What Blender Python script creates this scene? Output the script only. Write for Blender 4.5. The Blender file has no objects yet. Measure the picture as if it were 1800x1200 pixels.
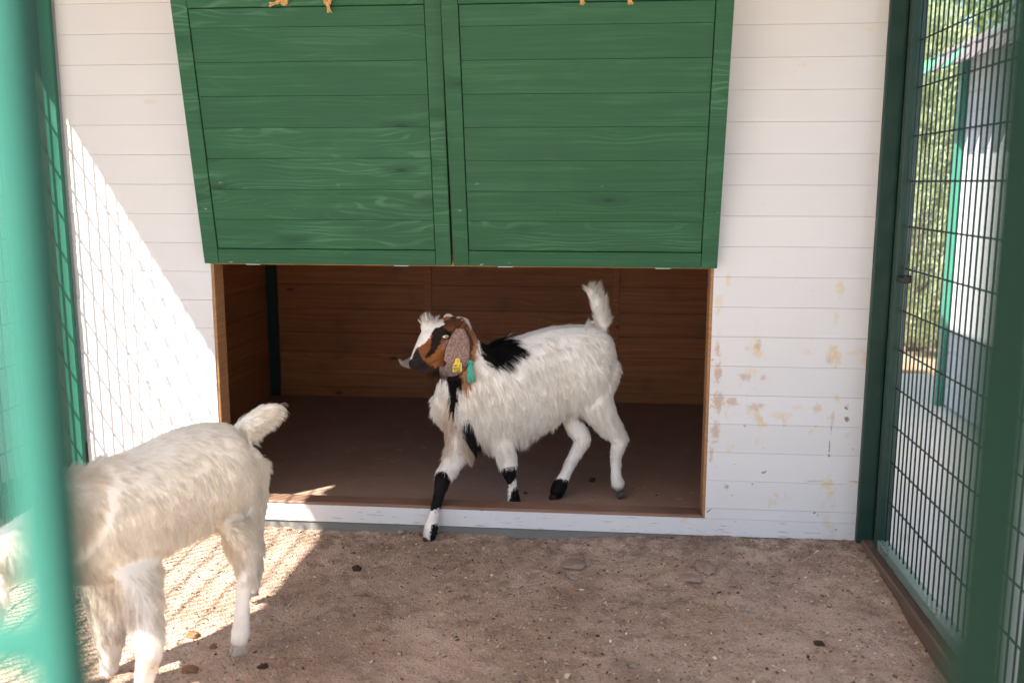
import bpy, bmesh, math, random
import numpy as np
from mathutils import Matrix, Vector, Euler, noise as mnoise

random.seed(7)
RNG = np.random.default_rng(11)
SC = bpy.context.scene
COL = SC.collection
R_ = math.radians

# ------------------------------------------------------------------ camera
FPX = 1647.836                       # focal length in pixels of the 1800 px wide photograph
YAW, PITCH, ROLL = 0.0972906, 0.1663530, 0.0011813
CAM = np.array([0.0, -3.80353, 1.44350])
_cy, _sy = math.cos(YAW), math.sin(YAW)
FW = np.array([-_sy*math.cos(PITCH), _cy*math.cos(PITCH), -math.sin(PITCH)])
_r = np.array([_cy, _sy, 0.0]); _u = np.cross(_r, FW)
RT = _r*math.cos(ROLL)+_u*math.sin(ROLL)
UP = -_r*math.sin(ROLL)+_u*math.cos(ROLL)
cam_d = bpy.data.cameras.new('camera'); cam = bpy.data.objects.new('camera', cam_d); COL.objects.link(cam)
cam.matrix_world = Matrix(((RT[0], UP[0], -FW[0], CAM[0]), (RT[1], UP[1], -FW[1], CAM[1]),
                           (RT[2], UP[2], -FW[2], CAM[2]), (0, 0, 0, 1)))
cam_d.sensor_width = 36.0; cam_d.sensor_fit = 'HORIZONTAL'
cam_d.lens = FPX/1800*36
cam_d.clip_start = 0.02; cam_d.clip_end = 500
cam_d.dof.use_dof = True; cam_d.dof.focus_distance = 3.75; cam_d.dof.aperture_fstop = 1.7
cam_d.dof.aperture_blades = 0
SC.camera = cam

# ------------------------------------------------------------------ sky, sun, exposure
SUN_D = Vector((1.0, 1.0, -1.717)).normalized()       # the way the light travels
world = bpy.data.worlds.new('World'); SC.world = world; world.use_nodes = True
nt = world.node_tree; bg = nt.nodes['Background']
sky = nt.nodes.new('ShaderNodeTexSky'); sky.sky_type = 'NISHITA'; sky.sun_disc = False
sky.sun_elevation = math.atan2(1.717, math.sqrt(2)); sky.sun_rotation = R_(225)
sky.altitude = 200; sky.air_density = 1.0; sky.dust_density = 1.2; sky.ozone_density = 1.0
nt.links.new(sky.outputs[0], bg.inputs[0]); bg.inputs[1].default_value = 0.09
sun_l = bpy.data.lights.new('sun', 'SUN'); sun_l.energy = 5.0; sun_l.angle = R_(0.53); sun_l.color = (1.0, 0.95, 0.87)
sun = bpy.data.objects.new('sun', sun_l); COL.objects.link(sun)
sun.rotation_euler = SUN_D.to_track_quat('-Z', 'Y').to_euler(); sun.location = (-6, -8, 12)
SC.view_settings.view_transform = 'Standard'; SC.view_settings.look = 'None'
SC.view_settings.exposure = 1.9; SC.view_settings.gamma = 1.0; SC.view_settings.use_curve_mapping = False
SC.render.engine = 'CYCLES'
SC.cycles.max_bounces = 10; SC.cycles.diffuse_bounces = 6
try:
    SC.cycles_curves.shape = 'RIBBONS'
except Exception:
    pass

# ------------------------------------------------------------------ measuring helpers (photo pixel + distance -> metres)
def ray(u, v): return FW + RT*(u-900)/FPX + UP*(600-v)/FPX
def at(u, v, Y):
    d = ray(u, v); return CAM + d*((Y-CAM[1])/d[1])
def atZ(u, v, Z):
    d = ray(u, v); return CAM + d*((Z-CAM[2])/d[2])
def pxm(P): return float((np.asarray(P)-CAM) @ FW)/FPX       # metres per photo pixel at P
def proj(P):
    P = np.asarray(P, float)-CAM; d = P @ FW
    return 900+FPX*(P @ RT)/d, 600-FPX*(P @ UP)/d

# ------------------------------------------------------------------ material helpers
class NT:
    def __init__(s, name):
        s.m = bpy.data.materials.new(name); s.m.use_nodes = True
        s.t = s.m.node_tree; s.b = s.t.nodes['Principled BSDF']
    def n(s, typ, **kw):
        x = s.t.nodes.new('ShaderNode'+typ)
        for k, v in kw.items(): setattr(x, k, v)
        return x
    def l(s, a, b): s.t.links.new(a, b)
    def set(s, sock, v):
        if hasattr(v, 'is_output'): s.l(v, sock)
        else: sock.default_value = v
    def math(s, op, a, b=0.0, c=0.0, clamp=False):
        x = s.n('Math', operation=op); x.use_clamp = clamp
        for i, v in enumerate((a, b, c)): s.set(x.inputs[i], v)
        return x.outputs[0]
    def mapr(s, v, a, b, c=0.0, d=1.0, smooth=True):
        x = s.n('MapRange'); x.clamp = True
        if smooth: x.interpolation_type = 'SMOOTHSTEP'
        for i, q in enumerate((v, a, b, c, d)): s.set(x.inputs[i], q)
        return x.outputs[0]
    def mix(s, f, a, b):
        x = s.n('Mix', data_type='RGBA'); s.set(x.inputs[0], f)
        for i, v in ((6, a), (7, b)):
            if not hasattr(v, 'is_output') and len(v) == 3: v = (*v, 1)
            s.set(x.inputs[i], v)
        return x.outputs[2]
    def noise(s, vec, scale, detail=4.0, rough=0.55, dist=0.0):
        x = s.n('TexNoise'); s.set(x.inputs['Vector'], vec); x.inputs['Scale'].default_value = scale
        x.inputs['Detail'].default_value = detail; x.inputs['Roughness'].default_value = rough
        x.inputs['Distortion'].default_value = dist
        return x.outputs['Fac']
    def voro(s, vec, scale, out='Distance', feature='F1', rnd=1.0):
        x = s.n('TexVoronoi', feature=feature); s.set(x.inputs['Vector'], vec); x.inputs['Scale'].default_value = scale
        x.inputs['Randomness'].default_value = rnd
        return x.outputs[out]
    def vmul(s, vec, k):
        x = s.n('VectorMath', operation='MULTIPLY'); s.set(x.inputs[0], vec); x.inputs[1].default_value = k
        return x.outputs[0]
    def vadd(s, vec, k):
        x = s.n('VectorMath', operation='ADD'); s.set(x.inputs[0], vec); s.set(x.inputs[1], k)
        return x.outputs[0]
    def xyz(s, a, b, c):
        x = s.n('CombineXYZ')
        for i, v in enumerate((a, b, c)): s.set(x.inputs[i], v)
        return x.outputs[0]
    def sep(s, v):
        x = s.n('SeparateXYZ'); s.set(x.inputs[0], v); return x.outputs
    def pos(s): return s.n('NewGeometry').outputs['Position']
    def obj(s): return s.n('TexCoord').outputs['Object']
    def rnd(s): return s.n('ObjectInfo').outputs['Random']
    def bump(s, h, strength=0.3, dist=0.01):
        x = s.n('Bump'); x.inputs['Strength'].default_value = strength; x.inputs['Distance'].default_value = dist
        s.set(x.inputs['Height'], h); s.l(x.outputs[0], s.b.inputs['Normal'])
    def color(s, c):
        if not hasattr(c, 'is_output') and len(c) == 3: c = (*c, 1)
        s.set(s.b.inputs['Base Color'], c)
    def rough(s, v): s.set(s.b.inputs['Roughness'], v)
    def spec(s, v): s.b.inputs['Specular IOR Level'].default_value = v

def plain(name, c, rough=0.6, spec=0.4, var=0.12, sc=30, bump=0.0):
    m = NT(name); n = m.noise(m.obj(), sc, 5)
    a = tuple(x*(1-var) for x in c); b = tuple(min(1, x*(1+var)) for x in c)
    m.color(m.mix(n, a, b)); m.rough(rough); m.spec(spec)
    if bump: m.bump(m.noise(m.obj(), sc*3, 4), bump, 0.004)
    return m.m

def board_grain(m, vec, along=0, rnd=None):
    """stretched wood grain with knots; returns grain 0-1, knot mask, fine lines"""
    o = m.sep(vec); ax, az = o[along], o[2]
    if rnd is not None:
        ax = m.math('ADD', ax, m.math('MULTIPLY', rnd, 37.0)); az = m.math('ADD', az, m.math('MULTIPLY', rnd, 11.3))
    kv = m.xyz(m.math('MULTIPLY', ax, 2.1), 0.0, m.math('MULTIPLY', az, 6.5))
    kd = m.voro(kv, 1.0)
    near = m.mapr(kd, 0.02, 0.42, 1.0, 0.0)
    bend = m.math('MULTIPLY', near, 0.028)
    zz = m.math('ADD', az, bend)
    wob = m.noise(m.xyz(m.math('MULTIPLY', ax, 1.2), 0.0, m.math('MULTIPLY', az, 5.0)), 1.0, 2)
    zz = m.math('ADD', zz, m.math('MULTIPLY', wob, 0.05))
    g = m.noise(m.xyz(m.math('MULTIPLY', ax, 1.1), 0.0, m.math('MULTIPLY', zz, 75.0)), 1.0, 3, 0.6)
    fine = m.noise(m.xyz(m.math('MULTIPLY', ax, 5.0), 0.0, m.math('MULTIPLY', zz, 320.0)), 1.0, 2, 0.6)
    knot = m.mapr(kd, 0.035, 0.085, 1.0, 0.0)
    return g, knot, fine, near

BT0 = 0.022
_WD, _YL, _DK = (0.50, 0.33, 0.22), (0.68, 0.50, 0.24), (0.16, 0.09, 0.055)
WALL_MARKS = [   # photo pixel of each mark, half width and height in metres, colour, strength
    (1261, 612, 0.012, 0.03, _WD, 0.8), (1262, 655, 0.020, 0.05, _WD, 0.9), (1262, 708, 0.026, 0.055, _WD, 0.9), (1258, 758, 0.022, 0.05, _WD, 0.85), (1250, 800, 0.010, 0.04, _WD, 0.7),
    (1333, 608, 0.018, 0.025, _WD, 0.7), (1310, 662, 0.032, 0.020, _WD, 0.75), (1343, 664, 0.016, 0.016, _WD, 0.6), (1286, 706, 0.040, 0.020, _WD, 0.8), (1330, 714, 0.042, 0.020, _WD, 0.6), (1456, 632, 0.014, 0.022, _WD, 0.45),
    (1478, 506, 0.022, 0.040, _YL, 0.6), (1470, 560, 0.012, 0.03, _YL, 0.4), (1280, 492, 0.012, 0.035, _YL, 0.6), (1264, 530, 0.022, 0.035, _YL, 0.45), (1262, 548, 0.012, 0.02, _YL, 0.5), (1500, 622, 0.035, 0.016, _YL, 0.35), (1370, 730, 0.055, 0.020, _YL, 0.4), (1402, 716, 0.022, 0.010, _YL, 0.45), (1330, 778, 0.012, 0.022, _YL, 0.4), (1490, 765, 0.02, 0.02, _YL, 0.4),
    (1487, 717, 0.009, 0.010, _DK, 0.95), (1488, 736, 0.011, 0.014, _DK, 0.95), (1461, 752, 0.003, 0.030, _DK, 0.7), (1458, 785, 0.0035, 0.035, _DK, 0.85), (1457, 800, 0.006, 0.007, _DK, 0.95), (1464, 735, 0.010, 0.03, _WD, 0.6), (1436, 718, 0.020, 0.022, _WD, 0.5),
    (1276, 855, 0.012, 0.014, (0.30, 0.20, 0.12), 0.8), (1500, 846, 0.030, 0.005, (0.42, 0.26, 0.15), 0.85), (1430, 845, 0.05, 0.004, (0.42, 0.28, 0.18), 0.7), (1410, 115, 0.03, 0.010, _YL, 0.3), (1528, 52, 0.02, 0.008, _YL, 0.35),
    (376, 592, 0.010, 0.012, _YL, 0.7), (334, 237, 0.012, 0.006, (0.55, 0.47, 0.38), 0.8)]
def mat_white_board(name='white_painted_board', worn=True, base=(0.69, 0.69, 0.705)):
    m = NT(name); p = m.pos(); x, y, z = m.sep(p); r = m.rnd()
    g, knot, fine, near = board_grain(m, p, 0, r)
    c = m.mix(r, tuple(v*0.955 for v in base), base)
    c = m.mix(m.mapr(g, 0.35, 0.75, 0.0, 0.10), c, (0.60, 0.58, 0.56))
    blot = m.noise(p, 3.5, 4); c = m.mix(m.mapr(blot, 0.5, 0.8, 0.0, 0.25), c, (0.63, 0.595, 0.56))
    if worn:
        # yellow smears where the herd rubs
        ys = m.noise(m.xyz(m.math('MULTIPLY', x, 9.0), y, m.math('MULTIPLY', z, 7.0)), 1.0, 4, 0.6)
        band = m.mapr(z, 1.25, 0.75, 0.0, 1.0)
        side = m.mapr(x, 0.2, 0.5, 0.12, 1.0)
        f = m.math('MULTIPLY', m.mapr(ys, 0.585, 0.70, 0.0, 0.7), m.math('MULTIPLY', band, side))
        c = m.mix(f, c, (0.66, 0.50, 0.26))
        # bare wood: rubbed off near the opening's right edge and in scraps
        edge = m.mapr(x, 0.435, 0.53, 0.17, 0.0)
        hgt = m.math('MULTIPLY', m.mapr(z, 0.12, 0.42), m.mapr(z, 0.98, 0.72))
        pn = m.noise(m.xyz(m.math('MULTIPLY', x, 16.0), y, m.math('MULTIPLY', z, 26.0)), 1.0, 6, 0.68)
        pf = m.mapr(m.math('ADD', pn, m.math('MULTIPLY', edge, hgt)), 0.73, 0.76)
        right = m.mapr(x, 0.42, 0.43)
        pf = m.math('MULTIPLY', pf, m.math('MULTIPLY', right, m.mapr(z, 1.0, 0.8)))
        c = m.mix(m.math('MULTIPLY', pf, 0.85), c, m.mix(fine, (0.46, 0.29, 0.19), (0.60, 0.42, 0.30)))
        # flaked streaks low down
        low = m.mapr(z, 0.16, 0.02, 0.0, 0.10)
        fl = m.noise(m.xyz(m.math('MULTIPLY', x, 11.0), y, m.math('MULTIPLY', z, 190.0)), 1.0, 5, 0.65)
        ff = m.mapr(m.math('ADD', fl, low), 0.70, 0.74)
        ff = m.math('MULTIPLY', ff, m.mapr(z, 0.35, 0.1))
        c = m.mix(m.math('MULTIPLY', ff, 0.8), c, (0.30, 0.21, 0.15))
        # dirt splashes
        sp = m.noise(m.vmul(p, (30, 30, 30)), 1.0, 3, 0.6)
        c = m.mix(m.math('MULTIPLY', m.mapr(sp, 0.70, 0.74), m.mapr(z, 0.8, 0.1, 0.05, 0.9)), c, (0.22, 0.14, 0.09))
    if worn:
        wx = m.math('MULTIPLY', m.math('SUBTRACT', m.noise(p, 60, 4, 0.7), 0.5), 2.6); wz_ = m.math('MULTIPLY', m.math('SUBTRACT', m.noise(m.vadd(p, (4, 0, 9)), 60, 4, 0.7), 0.5), 2.6)
        for (u, v, rx, rzz, cc, st) in WALL_MARKS:
            q = at(u, v, -BT0)
            ex = m.math('ADD', m.math('DIVIDE', m.math('SUBTRACT', x, float(q[0])), rx), wx); ez = m.math('ADD', m.math('DIVIDE', m.math('SUBTRACT', z, float(q[2])), rzz), wz_)
            dd = m.math('SQRT', m.math('ADD', m.math('MULTIPLY', ex, ex), m.math('MULTIPLY', ez, ez)))
            c = m.mix(m.math('MULTIPLY', m.mapr(dd, 1.05, 0.35), st*0.82), c, cc)
    kf = m.math('MULTIPLY', knot, m.mapr(m.noise(p, 2.3, 1), 0.5, 0.62, 0.0, 0.35))
    c = m.mix(kf, c, (0.62, 0.50, 0.36))
    m.color(c); m.rough(0.62); m.spec(0.25)
    m.bump(m.math('ADD', m.math('MULTIPLY', g, 0.6), m.math('MULTIPLY', fine, 0.4)), 0.16, 0.004)
    return m.m

def mat_green_wood():
    m = NT('green_painted_wood'); p = m.obj(); r = m.rnd()
    g, knot, fine, near = board_grain(m, p, 0, r)
    base = m.mix(r, (0.014, 0.080, 0.034), (0.019, 0.096, 0.042))
    c = m.mix(m.mapr(g, 0.42, 0.66, 0.0, 0.6), base, (0.044, 0.132, 0.074))
    c = m.mix(m.mapr(fine, 0.55, 0.75, 0.0, 0.5), c, (0.062, 0.158, 0.098))
    xo = m.math('ADD', m.sep(p)[0], m.math('MULTIPLY', r, 23.0))
    fig = m.noise(m.xyz(m.math('MULTIPLY', xo, 1.6), m.math('MULTIPLY', r, 5.0), m.math('MULTIPLY', m.sep(p)[2], 9.0)), 1.0, 2, 0.5)
    ring = m.math('SINE', m.math('ADD', m.math('MULTIPLY', m.sep(p)[2], 260.0), m.math('MULTIPLY', fig, 62.0)))
    where = m.mapr(m.noise(m.xyz(m.math('MULTIPLY', xo, 2.3), m.math('MULTIPLY', r, 7.0), m.math('MULTIPLY', m.sep(p)[2], 7.0)), 1.0, 3), 0.44, 0.62)
    rf = m.math('MULTIPLY', m.mapr(ring, 0.3, 0.95), m.math('MULTIPLY', m.math('MULTIPLY', where, m.mapr(r, 0.15, 0.75, 0.12, 1.0)), 0.5))
    c = m.mix(rf, c, (0.085, 0.205, 0.130))
    big = m.noise(m.xyz(m.math('MULTIPLY', m.sep(p)[0], 2.5), m.math('MULTIPLY', r, 9.0), m.math('MULTIPLY', m.sep(p)[2], 12.0)), 1.0, 3)
    c = m.mix(m.mapr(big, 0.35, 0.62, 0.6, 0.0), c, (0.017, 0.080, 0.040))
    c = m.mix(m.math('MULTIPLY', m.mapr(near, 0.5, 0.95), 0.6), c, (0.010, 0.060, 0.030))
    c = m.mix(m.math('MULTIPLY', knot, 0.9), c, (0.008, 0.038, 0.018))
    # scuffs and chips
    s = m.noise(m.vmul(p, (14, 14, 38)), 1.0, 5, 0.7)
    z = m.sep(p)[2]
    c = m.mix(m.math('MULTIPLY', m.mapr(s, 0.67, 0.72), m.mapr(z, 0.75, 0.05, 0.10, 0.8)), c, (0.36, 0.42, 0.36))
    d = m.noise(m.vmul(p, (70, 70, 70)), 1.0, 2)
    c = m.mix(m.mapr(d, 0.80, 0.83, 0.0, 0.6), c, (0.50, 0.52, 0.47))
    m.color(c); m.rough(m.mapr(g, 0.3, 0.8, 0.45, 0.65)); m.spec(0.22)
    m.bump(m.math('ADD', m.math('ADD', m.math('MULTIPLY', g, 0.7), m.math('MULTIPLY', fine, 0.35)), m.math('MULTIPLY', near, 0.4)), 0.28, 0.005)
    return m.m

def mat_pine(name='brown_pine', a=(0.33, 0.118, 0.044), b=(0.52, 0.215, 0.084)):
    m = NT(name); p = m.pos(); r = m.rnd()
    o = m.sep(p); v = m.xyz(m.math('ADD', o[0], o[1]), 0.0, o[2])
    g, knot, fine, near = board_grain(m, v, 0, r)
    c = m.mix(m.mapr(g, 0.3, 0.75), a, b)
    c = m.mix(m.math('MULTIPLY', r, 0.35), c, tuple(q*0.62 for q in a))
    c = m.mix(m.math('MULTIPLY', knot, 0.85), c, (0.05, 0.02, 0.01))
    dirt = m.noise(p, 5, 4); c = m.mix(m.math('MULTIPLY', m.mapr(dirt, 0.5, 0.75), 0.35), c, (0.10, 0.06, 0.04))
    m.color(c); m.rough(0.55); m.spec(0.35); m.bump(m.math('ADD', g, fine), 0.15, 0.004)
    return m.m

def mat_metal(name, c, scuff=(0.22, 0.30, 0.26), rough=0.42, spec=0.5):
    m = NT(name); p = m.obj()
    n = m.noise(p, 9, 5); col = m.mix(n, tuple(q*0.8 for q in c), tuple(q*1.25 for q in c))
    s = m.noise(m.vmul(p, (60, 60, 22)), 1.0, 5, 0.7)
    col = m.mix(m.mapr(s, 0.68, 0.76, 0.0, 0.5), col, scuff)
    m.color(col); m.rough(m.mapr(n, 0.3, 0.7, rough-0.08, rough+0.15)); m.spec(spec)
    m.bump(m.noise(p, 120, 3), 0.05, 0.002)
    return m.m

def mat_dirt():
    m = NT('trodden_dirt'); p = m.pos()
    a = m.noise(p, 2.2, 6, 0.6); b = m.noise(p, 14, 6, 0.65); f = m.noise(p, 90, 4, 0.7); s = m.voro(p, 130)
    c = m.mix(m.mapr(a, 0.32, 0.68), (0.47, 0.320, 0.232), (0.68, 0.500, 0.385))
    c = m.mix(m.mapr(b, 0.45, 0.7, 0.0, 0.6), c, (0.25, 0.168, 0.118))
    c = m.mix(m.mapr(f, 0.52, 0.72, 0.0, 0.6), c, (0.17, 0.12, 0.09))
    c = m.mix(m.mapr(f, 0.46, 0.28, 0.0, 0.6), c, (0.58, 0.43, 0.33))
    hh = m.noise(m.vadd(p, (7, 3, 0)), 55, 5, 0.75)
    c = m.mix(m.mapr(hh, 0.66, 0.73, 0.0, 0.65), c, (0.58, 0.46, 0.33))
    damp = m.noise(m.vadd(p, (3, 9, 0)), 1.6, 4)
    c = m.mix(m.mapr(damp, 0.55, 0.72, 0.0, 0.5), c, (0.24, 0.165, 0.13))
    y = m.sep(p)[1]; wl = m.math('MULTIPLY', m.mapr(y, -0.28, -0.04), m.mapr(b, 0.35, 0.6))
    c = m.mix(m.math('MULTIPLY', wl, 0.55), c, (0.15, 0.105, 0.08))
    m.color(c); m.rough(0.95); m.spec(0.15)
    h = m.math('ADD', m.math('MULTIPLY', b, 0.7), m.math('ADD', m.math('MULTIPLY', f, 0.5), m.math('MULTIPLY', s, 0.35)))
    m.bump(h, 1.0, 0.016)
    return m.m

def mat_concrete(name, a, b, sc=6):
    m = NT(name); p = m.pos()
    n = m.noise(p, sc, 6, 0.65); f = m.noise(p, 70, 4, 0.7)
    c = m.mix(n, a, b); c = m.mix(m.mapr(f, 0.55, 0.75, 0.0, 0.35), c, tuple(q*0.6 for q in a))
    st = m.noise(m.vadd(p, (5, 1, 2)), 1.7, 4); c = m.mix(m.mapr(st, 0.55, 0.75, 0.0, 0.3), c, (0.36, 0.29, 0.22))
    m.color(c); m.rough(0.9); m.spec(0.2); m.bump(m.math('ADD', n, f), 0.25, 0.006)
    return m.m

def mat_attr(name, rough=0.65, spec=0.25, bump=0.0, trans=0.0):
    m = NT(name); a = m.n('Attribute', attribute_name='tint')
    m.l(a.outputs['Color'], m.b.inputs['Base Color']); m.rough(rough); m.spec(spec)
    if bump: m.bump(m.noise(m.pos(), 180, 3), bump, 0.003)
    return m.m

def mat_leaf(name, a, b, c):
    m = NT(name); at_ = m.n('Attribute', attribute_name='shade')
    n = m.noise(m.pos(), 2.0, 3)
    col = m.mix(at_.outputs['Fac'], a, b); col = m.mix(m.mapr(n, 0.5, 0.7, 0.0, 0.6), col, c)
    m.color(col); m.rough(0.6); m.spec(0.3)
    # thin leaves pass some light
    tr = m.n('BsdfTranslucent'); m.l(col, tr.inputs[0])
    mx = m.n('MixShader'); mx.inputs[0].default_value = 0.35
    out = m.t.nodes['Material Output']
    m.l(m.b.outputs[0], mx.inputs[1]); m.l(tr.outputs[0], mx.inputs[2]); m.l(mx.outputs[0], out.inputs[0])
    return m.m

M = {}
M['white'] = mat_white_board()
M['white2'] = mat_white_board('white_board_clean', False)
M['green_wood'] = mat_green_wood()
M['pine'] = mat_pine()
M['pine_edge'] = mat_pine('bare_pine_edge', (0.34, 0.17, 0.075), (0.52, 0.28, 0.13))
M['sill_top'] = mat_pine('worn_sill_top', (0.22, 0.125, 0.085), (0.34, 0.205, 0.145))
M['roof_wood'] = mat_pine('roof_lining', (0.50, 0.38, 0.26), (0.64, 0.50, 0.36))
M['green_metal'] = mat_metal('dark_green_metal', (0.007, 0.036, 0.026), (0.10,0.15,0.13))
M['green_lit'] = mat_metal('green_metal', (0.030, 0.200, 0.130))  # lit copy of the green metal, sunlight put into its colour
M['fg_green'] = mat_metal('sunlit_green_metal', (0.034, 0.150, 0.118), (0.05,0.18,0.15), rough=0.6, spec=0.12)  # gate green lightened: sunlight on the left bar is in the colour
M['fg_shaded'] = mat_metal('shaded_green_metal', (0.008, 0.026, 0.017), (0.02,0.04,0.03), rough=0.6, spec=0.10)  # gate green darkened: the right bar's shade is in the colour
M['fg_shade_side'] = mat_metal('shade_side_metal', (0.006, 0.016, 0.011), (0.01,0.02,0.015), rough=0.7, spec=0.08)  # near-black tone painting the shaded side of the left bar
M['wire'] = mat_metal('wire_green', (0.010, 0.030, 0.030), (0.05,0.08,0.08), rough=0.5)
M['rail'] = mat_metal('rail_sky_sheen', (0.15, 0.215, 0.19), (0.34, 0.38, 0.35), rough=0.30)  # pale from wear and from sky reflection put into the colour
M['olive_metal'] = mat_metal('olive_green_metal', (0.040, 0.055, 0.036), (0.10, 0.12, 0.10))
M['dirt'] = mat_dirt()
M['outer'] = mat_concrete('dry_ground', (0.36, 0.33, 0.29), (0.47, 0.43, 0.38), 2)
M['concrete'] = mat_concrete('path_concrete', (0.66, 0.60, 0.51), (0.78, 0.72, 0.62))
M['plinth'] = mat_concrete('plinth_concrete', (0.15, 0.15, 0.14), (0.25, 0.245, 0.225))
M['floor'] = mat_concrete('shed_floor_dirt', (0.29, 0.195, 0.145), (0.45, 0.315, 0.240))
M['timber'] = mat_pine('old_timber', (0.11, 0.07, 0.05), (0.22, 0.155, 0.115))
M['rope'] = plain('natural_rope', (0.52, 0.31, 0.13), 0.9, 0.1, 0.3, 160, 0.5)
M['steel'] = plain('galvanised_steel', (0.55, 0.56, 0.55), 0.4, 0.5)
M['tag_yellow'] = plain('yellow_plastic', (0.78, 0.56, 0.06), 0.45, 0.4, 0.08)
M['tag_ink'] = plain('tag_ink', (0.24, 0.15, 0.03), 0.7, 0.2)
M['teal'] = plain('teal_ribbon', (0.09, 0.42, 0.30), 0.7, 0.2, 0.2, 90)
M['blue'] = plain('blue_cord', (0.04, 0.06, 0.28), 0.7, 0.2)
M['eye'] = plain('amber_eye', (0.80, 0.70, 0.46), 0.15, 0.6, 0.1)
M['black'] = plain('black_horn', (0.018, 0.015, 0.014), 0.5, 0.4)
M['hoof'] = plain('grey_horn', (0.07, 0.06, 0.058), 0.55, 0.35, 0.3, 60)
M['hoof_pale'] = plain('pale_horn', (0.42, 0.36, 0.30), 0.55, 0.3, 0.3, 60)
M['horn'] = plain('ivory_horn', (0.62, 0.56, 0.45), 0.5, 0.3)
M['dung'] = plain('dung', (0.055, 0.035, 0.022), 0.8, 0.2, 0.4, 60, 0.6)
M['dung_pale'] = plain('dry_dung', (0.26, 0.14, 0.075), 0.9, 0.15, 0.35, 60, 0.6)
M['clod'] = plain('dirt_clod', (0.33, 0.235, 0.185), 0.95, 0.1, 0.2, 40, 0.6)
M['stone'] = plain('grey_stone', (0.34, 0.28, 0.25), 0.9, 0.2, 0.25, 45, 0.5)
M['straw'] = plain('straw', (0.60, 0.46, 0.25), 0.8, 0.2, 0.25, 20)
M['chip'] = mat_attr('ground_chips', 0.9, 0.1)
M['skin'] = mat_attr('goat_skin', 0.85, 0.05)
def mat_fur():
    m = NT('goat_fur'); a = m.n('Attribute', attribute_name='tint'); m.l(a.outputs['Color'], m.b.inputs['Base Color']); m.rough(0.5); m.spec(0.2)
    tr = m.n('BsdfTranslucent'); m.l(a.outputs['Color'], tr.inputs[0]); mx = m.n('MixShader'); mx.inputs[0].default_value = 0.38
    m.l(m.b.outputs[0], mx.inputs[1]); m.l(tr.outputs[0], mx.inputs[2]); m.l(mx.outputs[0], m.t.nodes['Material Output'].inputs[0]); return m.m
M['fur'] = mat_fur()
M['leaf_hedge'] = mat_leaf('conifer_green', (0.32, 0.40, 0.20), (0.58, 0.62, 0.40), (0.46, 0.52, 0.31))
M['leaf_tree'] = mat_leaf('tree_green', (0.14, 0.23, 0.08), (0.32, 0.40, 0.17), (0.22, 0.31, 0.12))
M['bark'] = plain('bark', (0.14, 0.10, 0.07), 0.9, 0.1, 0.3, 12, 0.6)
M['shingle_green'] = plain('green_shingle', (0.10, 0.27, 0.17), 0.85, 0.2, 0.25, 120, 0.3)
M['shingle_grey'] = plain('grey_shingle', (0.16, 0.14, 0.14), 0.85, 0.2, 0.25, 120, 0.3)
M['mulch'] = mat_concrete('planting_bed', (0.16, 0.10, 0.065), (0.40, 0.30, 0.21), 18)

# ------------------------------------------------------------------ mesh helpers
BASE = {}
def tag(o, label=None, cat=None, group=None, kind=None):
    if label: o['label'] = label
    if cat: o['category'] = cat
    if group: o['group'] = group
    if kind: o['kind'] = kind
    return o
def empty(name, loc, label=None, cat=None, group=None, parent=None):
    o = bpy.data.objects.new(name, None); COL.objects.link(o); o.empty_display_size = 0.1
    if parent: o.parent = parent; o.location = Vector(loc)-Vector(BASE[parent.name])
    else: o.location = loc
    BASE[o.name] = tuple(loc)
    return tag(o, label, cat, group)
def mesh_obj(name, verts, faces, mat, parent=None, smooth=False, origin=None):
    """verts in world metres; the object's origin is its parent's base (or the given origin)"""
    org = np.array(BASE[parent.name] if parent else (origin if origin is not None else (0, 0, 0)), float)
    me = bpy.data.meshes.new(name)
    me.from_pydata((np.asarray(verts, float)-org).tolist(), [], faces); me.update()
    if smooth: me.polygons.foreach_set('use_smooth', [True]*len(me.polygons))
    for mt in (mat if isinstance(mat, (list, tuple)) else [mat]): me.materials.append(mt)
    o = bpy.data.objects.new(name, me); COL.objects.link(o)
    if parent: o.parent = parent
    else: o.location = org
    BASE[o.name] = tuple(org)
    return o
def box_vf(x0, x1, y0, y1, z0, z1, c=0.0):
    """box with chamfered edges"""
    if c <= 0:
        v = [(x, y, z) for z in (z0, z1) for y in (y0, y1) for x in (x0, x1)]
        return v, [(0, 2, 3, 1), (4, 5, 7, 6), (0, 1, 5, 4), (2, 6, 7, 3), (0, 4, 6, 2), (1, 3, 7, 5)]
    bm = bmesh.new(); bmesh.ops.create_cube(bm, size=1)
    for q in bm.verts: q.co = Vector(((x0+x1)/2+q.co.x*(x1-x0), (y0+y1)/2+q.co.y*(y1-y0), (z0+z1)/2+q.co.z*(z1-z0)))
    c = min(c, 0.4*min(x1-x0, y1-y0, z1-z0))
    bmesh.ops.bevel(bm, geom=bm.edges[:], offset=c, segments=1, profile=0.5, affect='EDGES')
    bm.verts.index_update()
    v = [tuple(q.co) for q in bm.verts]; f = [[q.index for q in p.verts] for p in bm.faces]; bm.free()
    return v, f
def box(name, x0, x1, y0, y1, z0, z1, mat, parent=None, c=0.0015, origin=None):
    v, f = box_vf(x0, x1, y0, y1, z0, z1, c)
    return mesh_obj(name, v, f, mat, parent, origin=origin)
class MB:
    def __init__(s): s.v = []; s.f = []
    def add(s, v, f):
        k = len(s.v); s.v += [tuple(q) for q in v]; s.f += [[i+k for i in q] for q in f]; return s
    def box(s, *a, c=0.0): return s.add(*box_vf(*a, c=c))
    def tube(s, pts, r, seg=8): return s.add(*tube_vf(pts, r, seg))
    def build(s, name, mat, parent=None, smooth=False, origin=None): return mesh_obj(name, s.v, s.f, mat, parent, smooth, origin)
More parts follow.
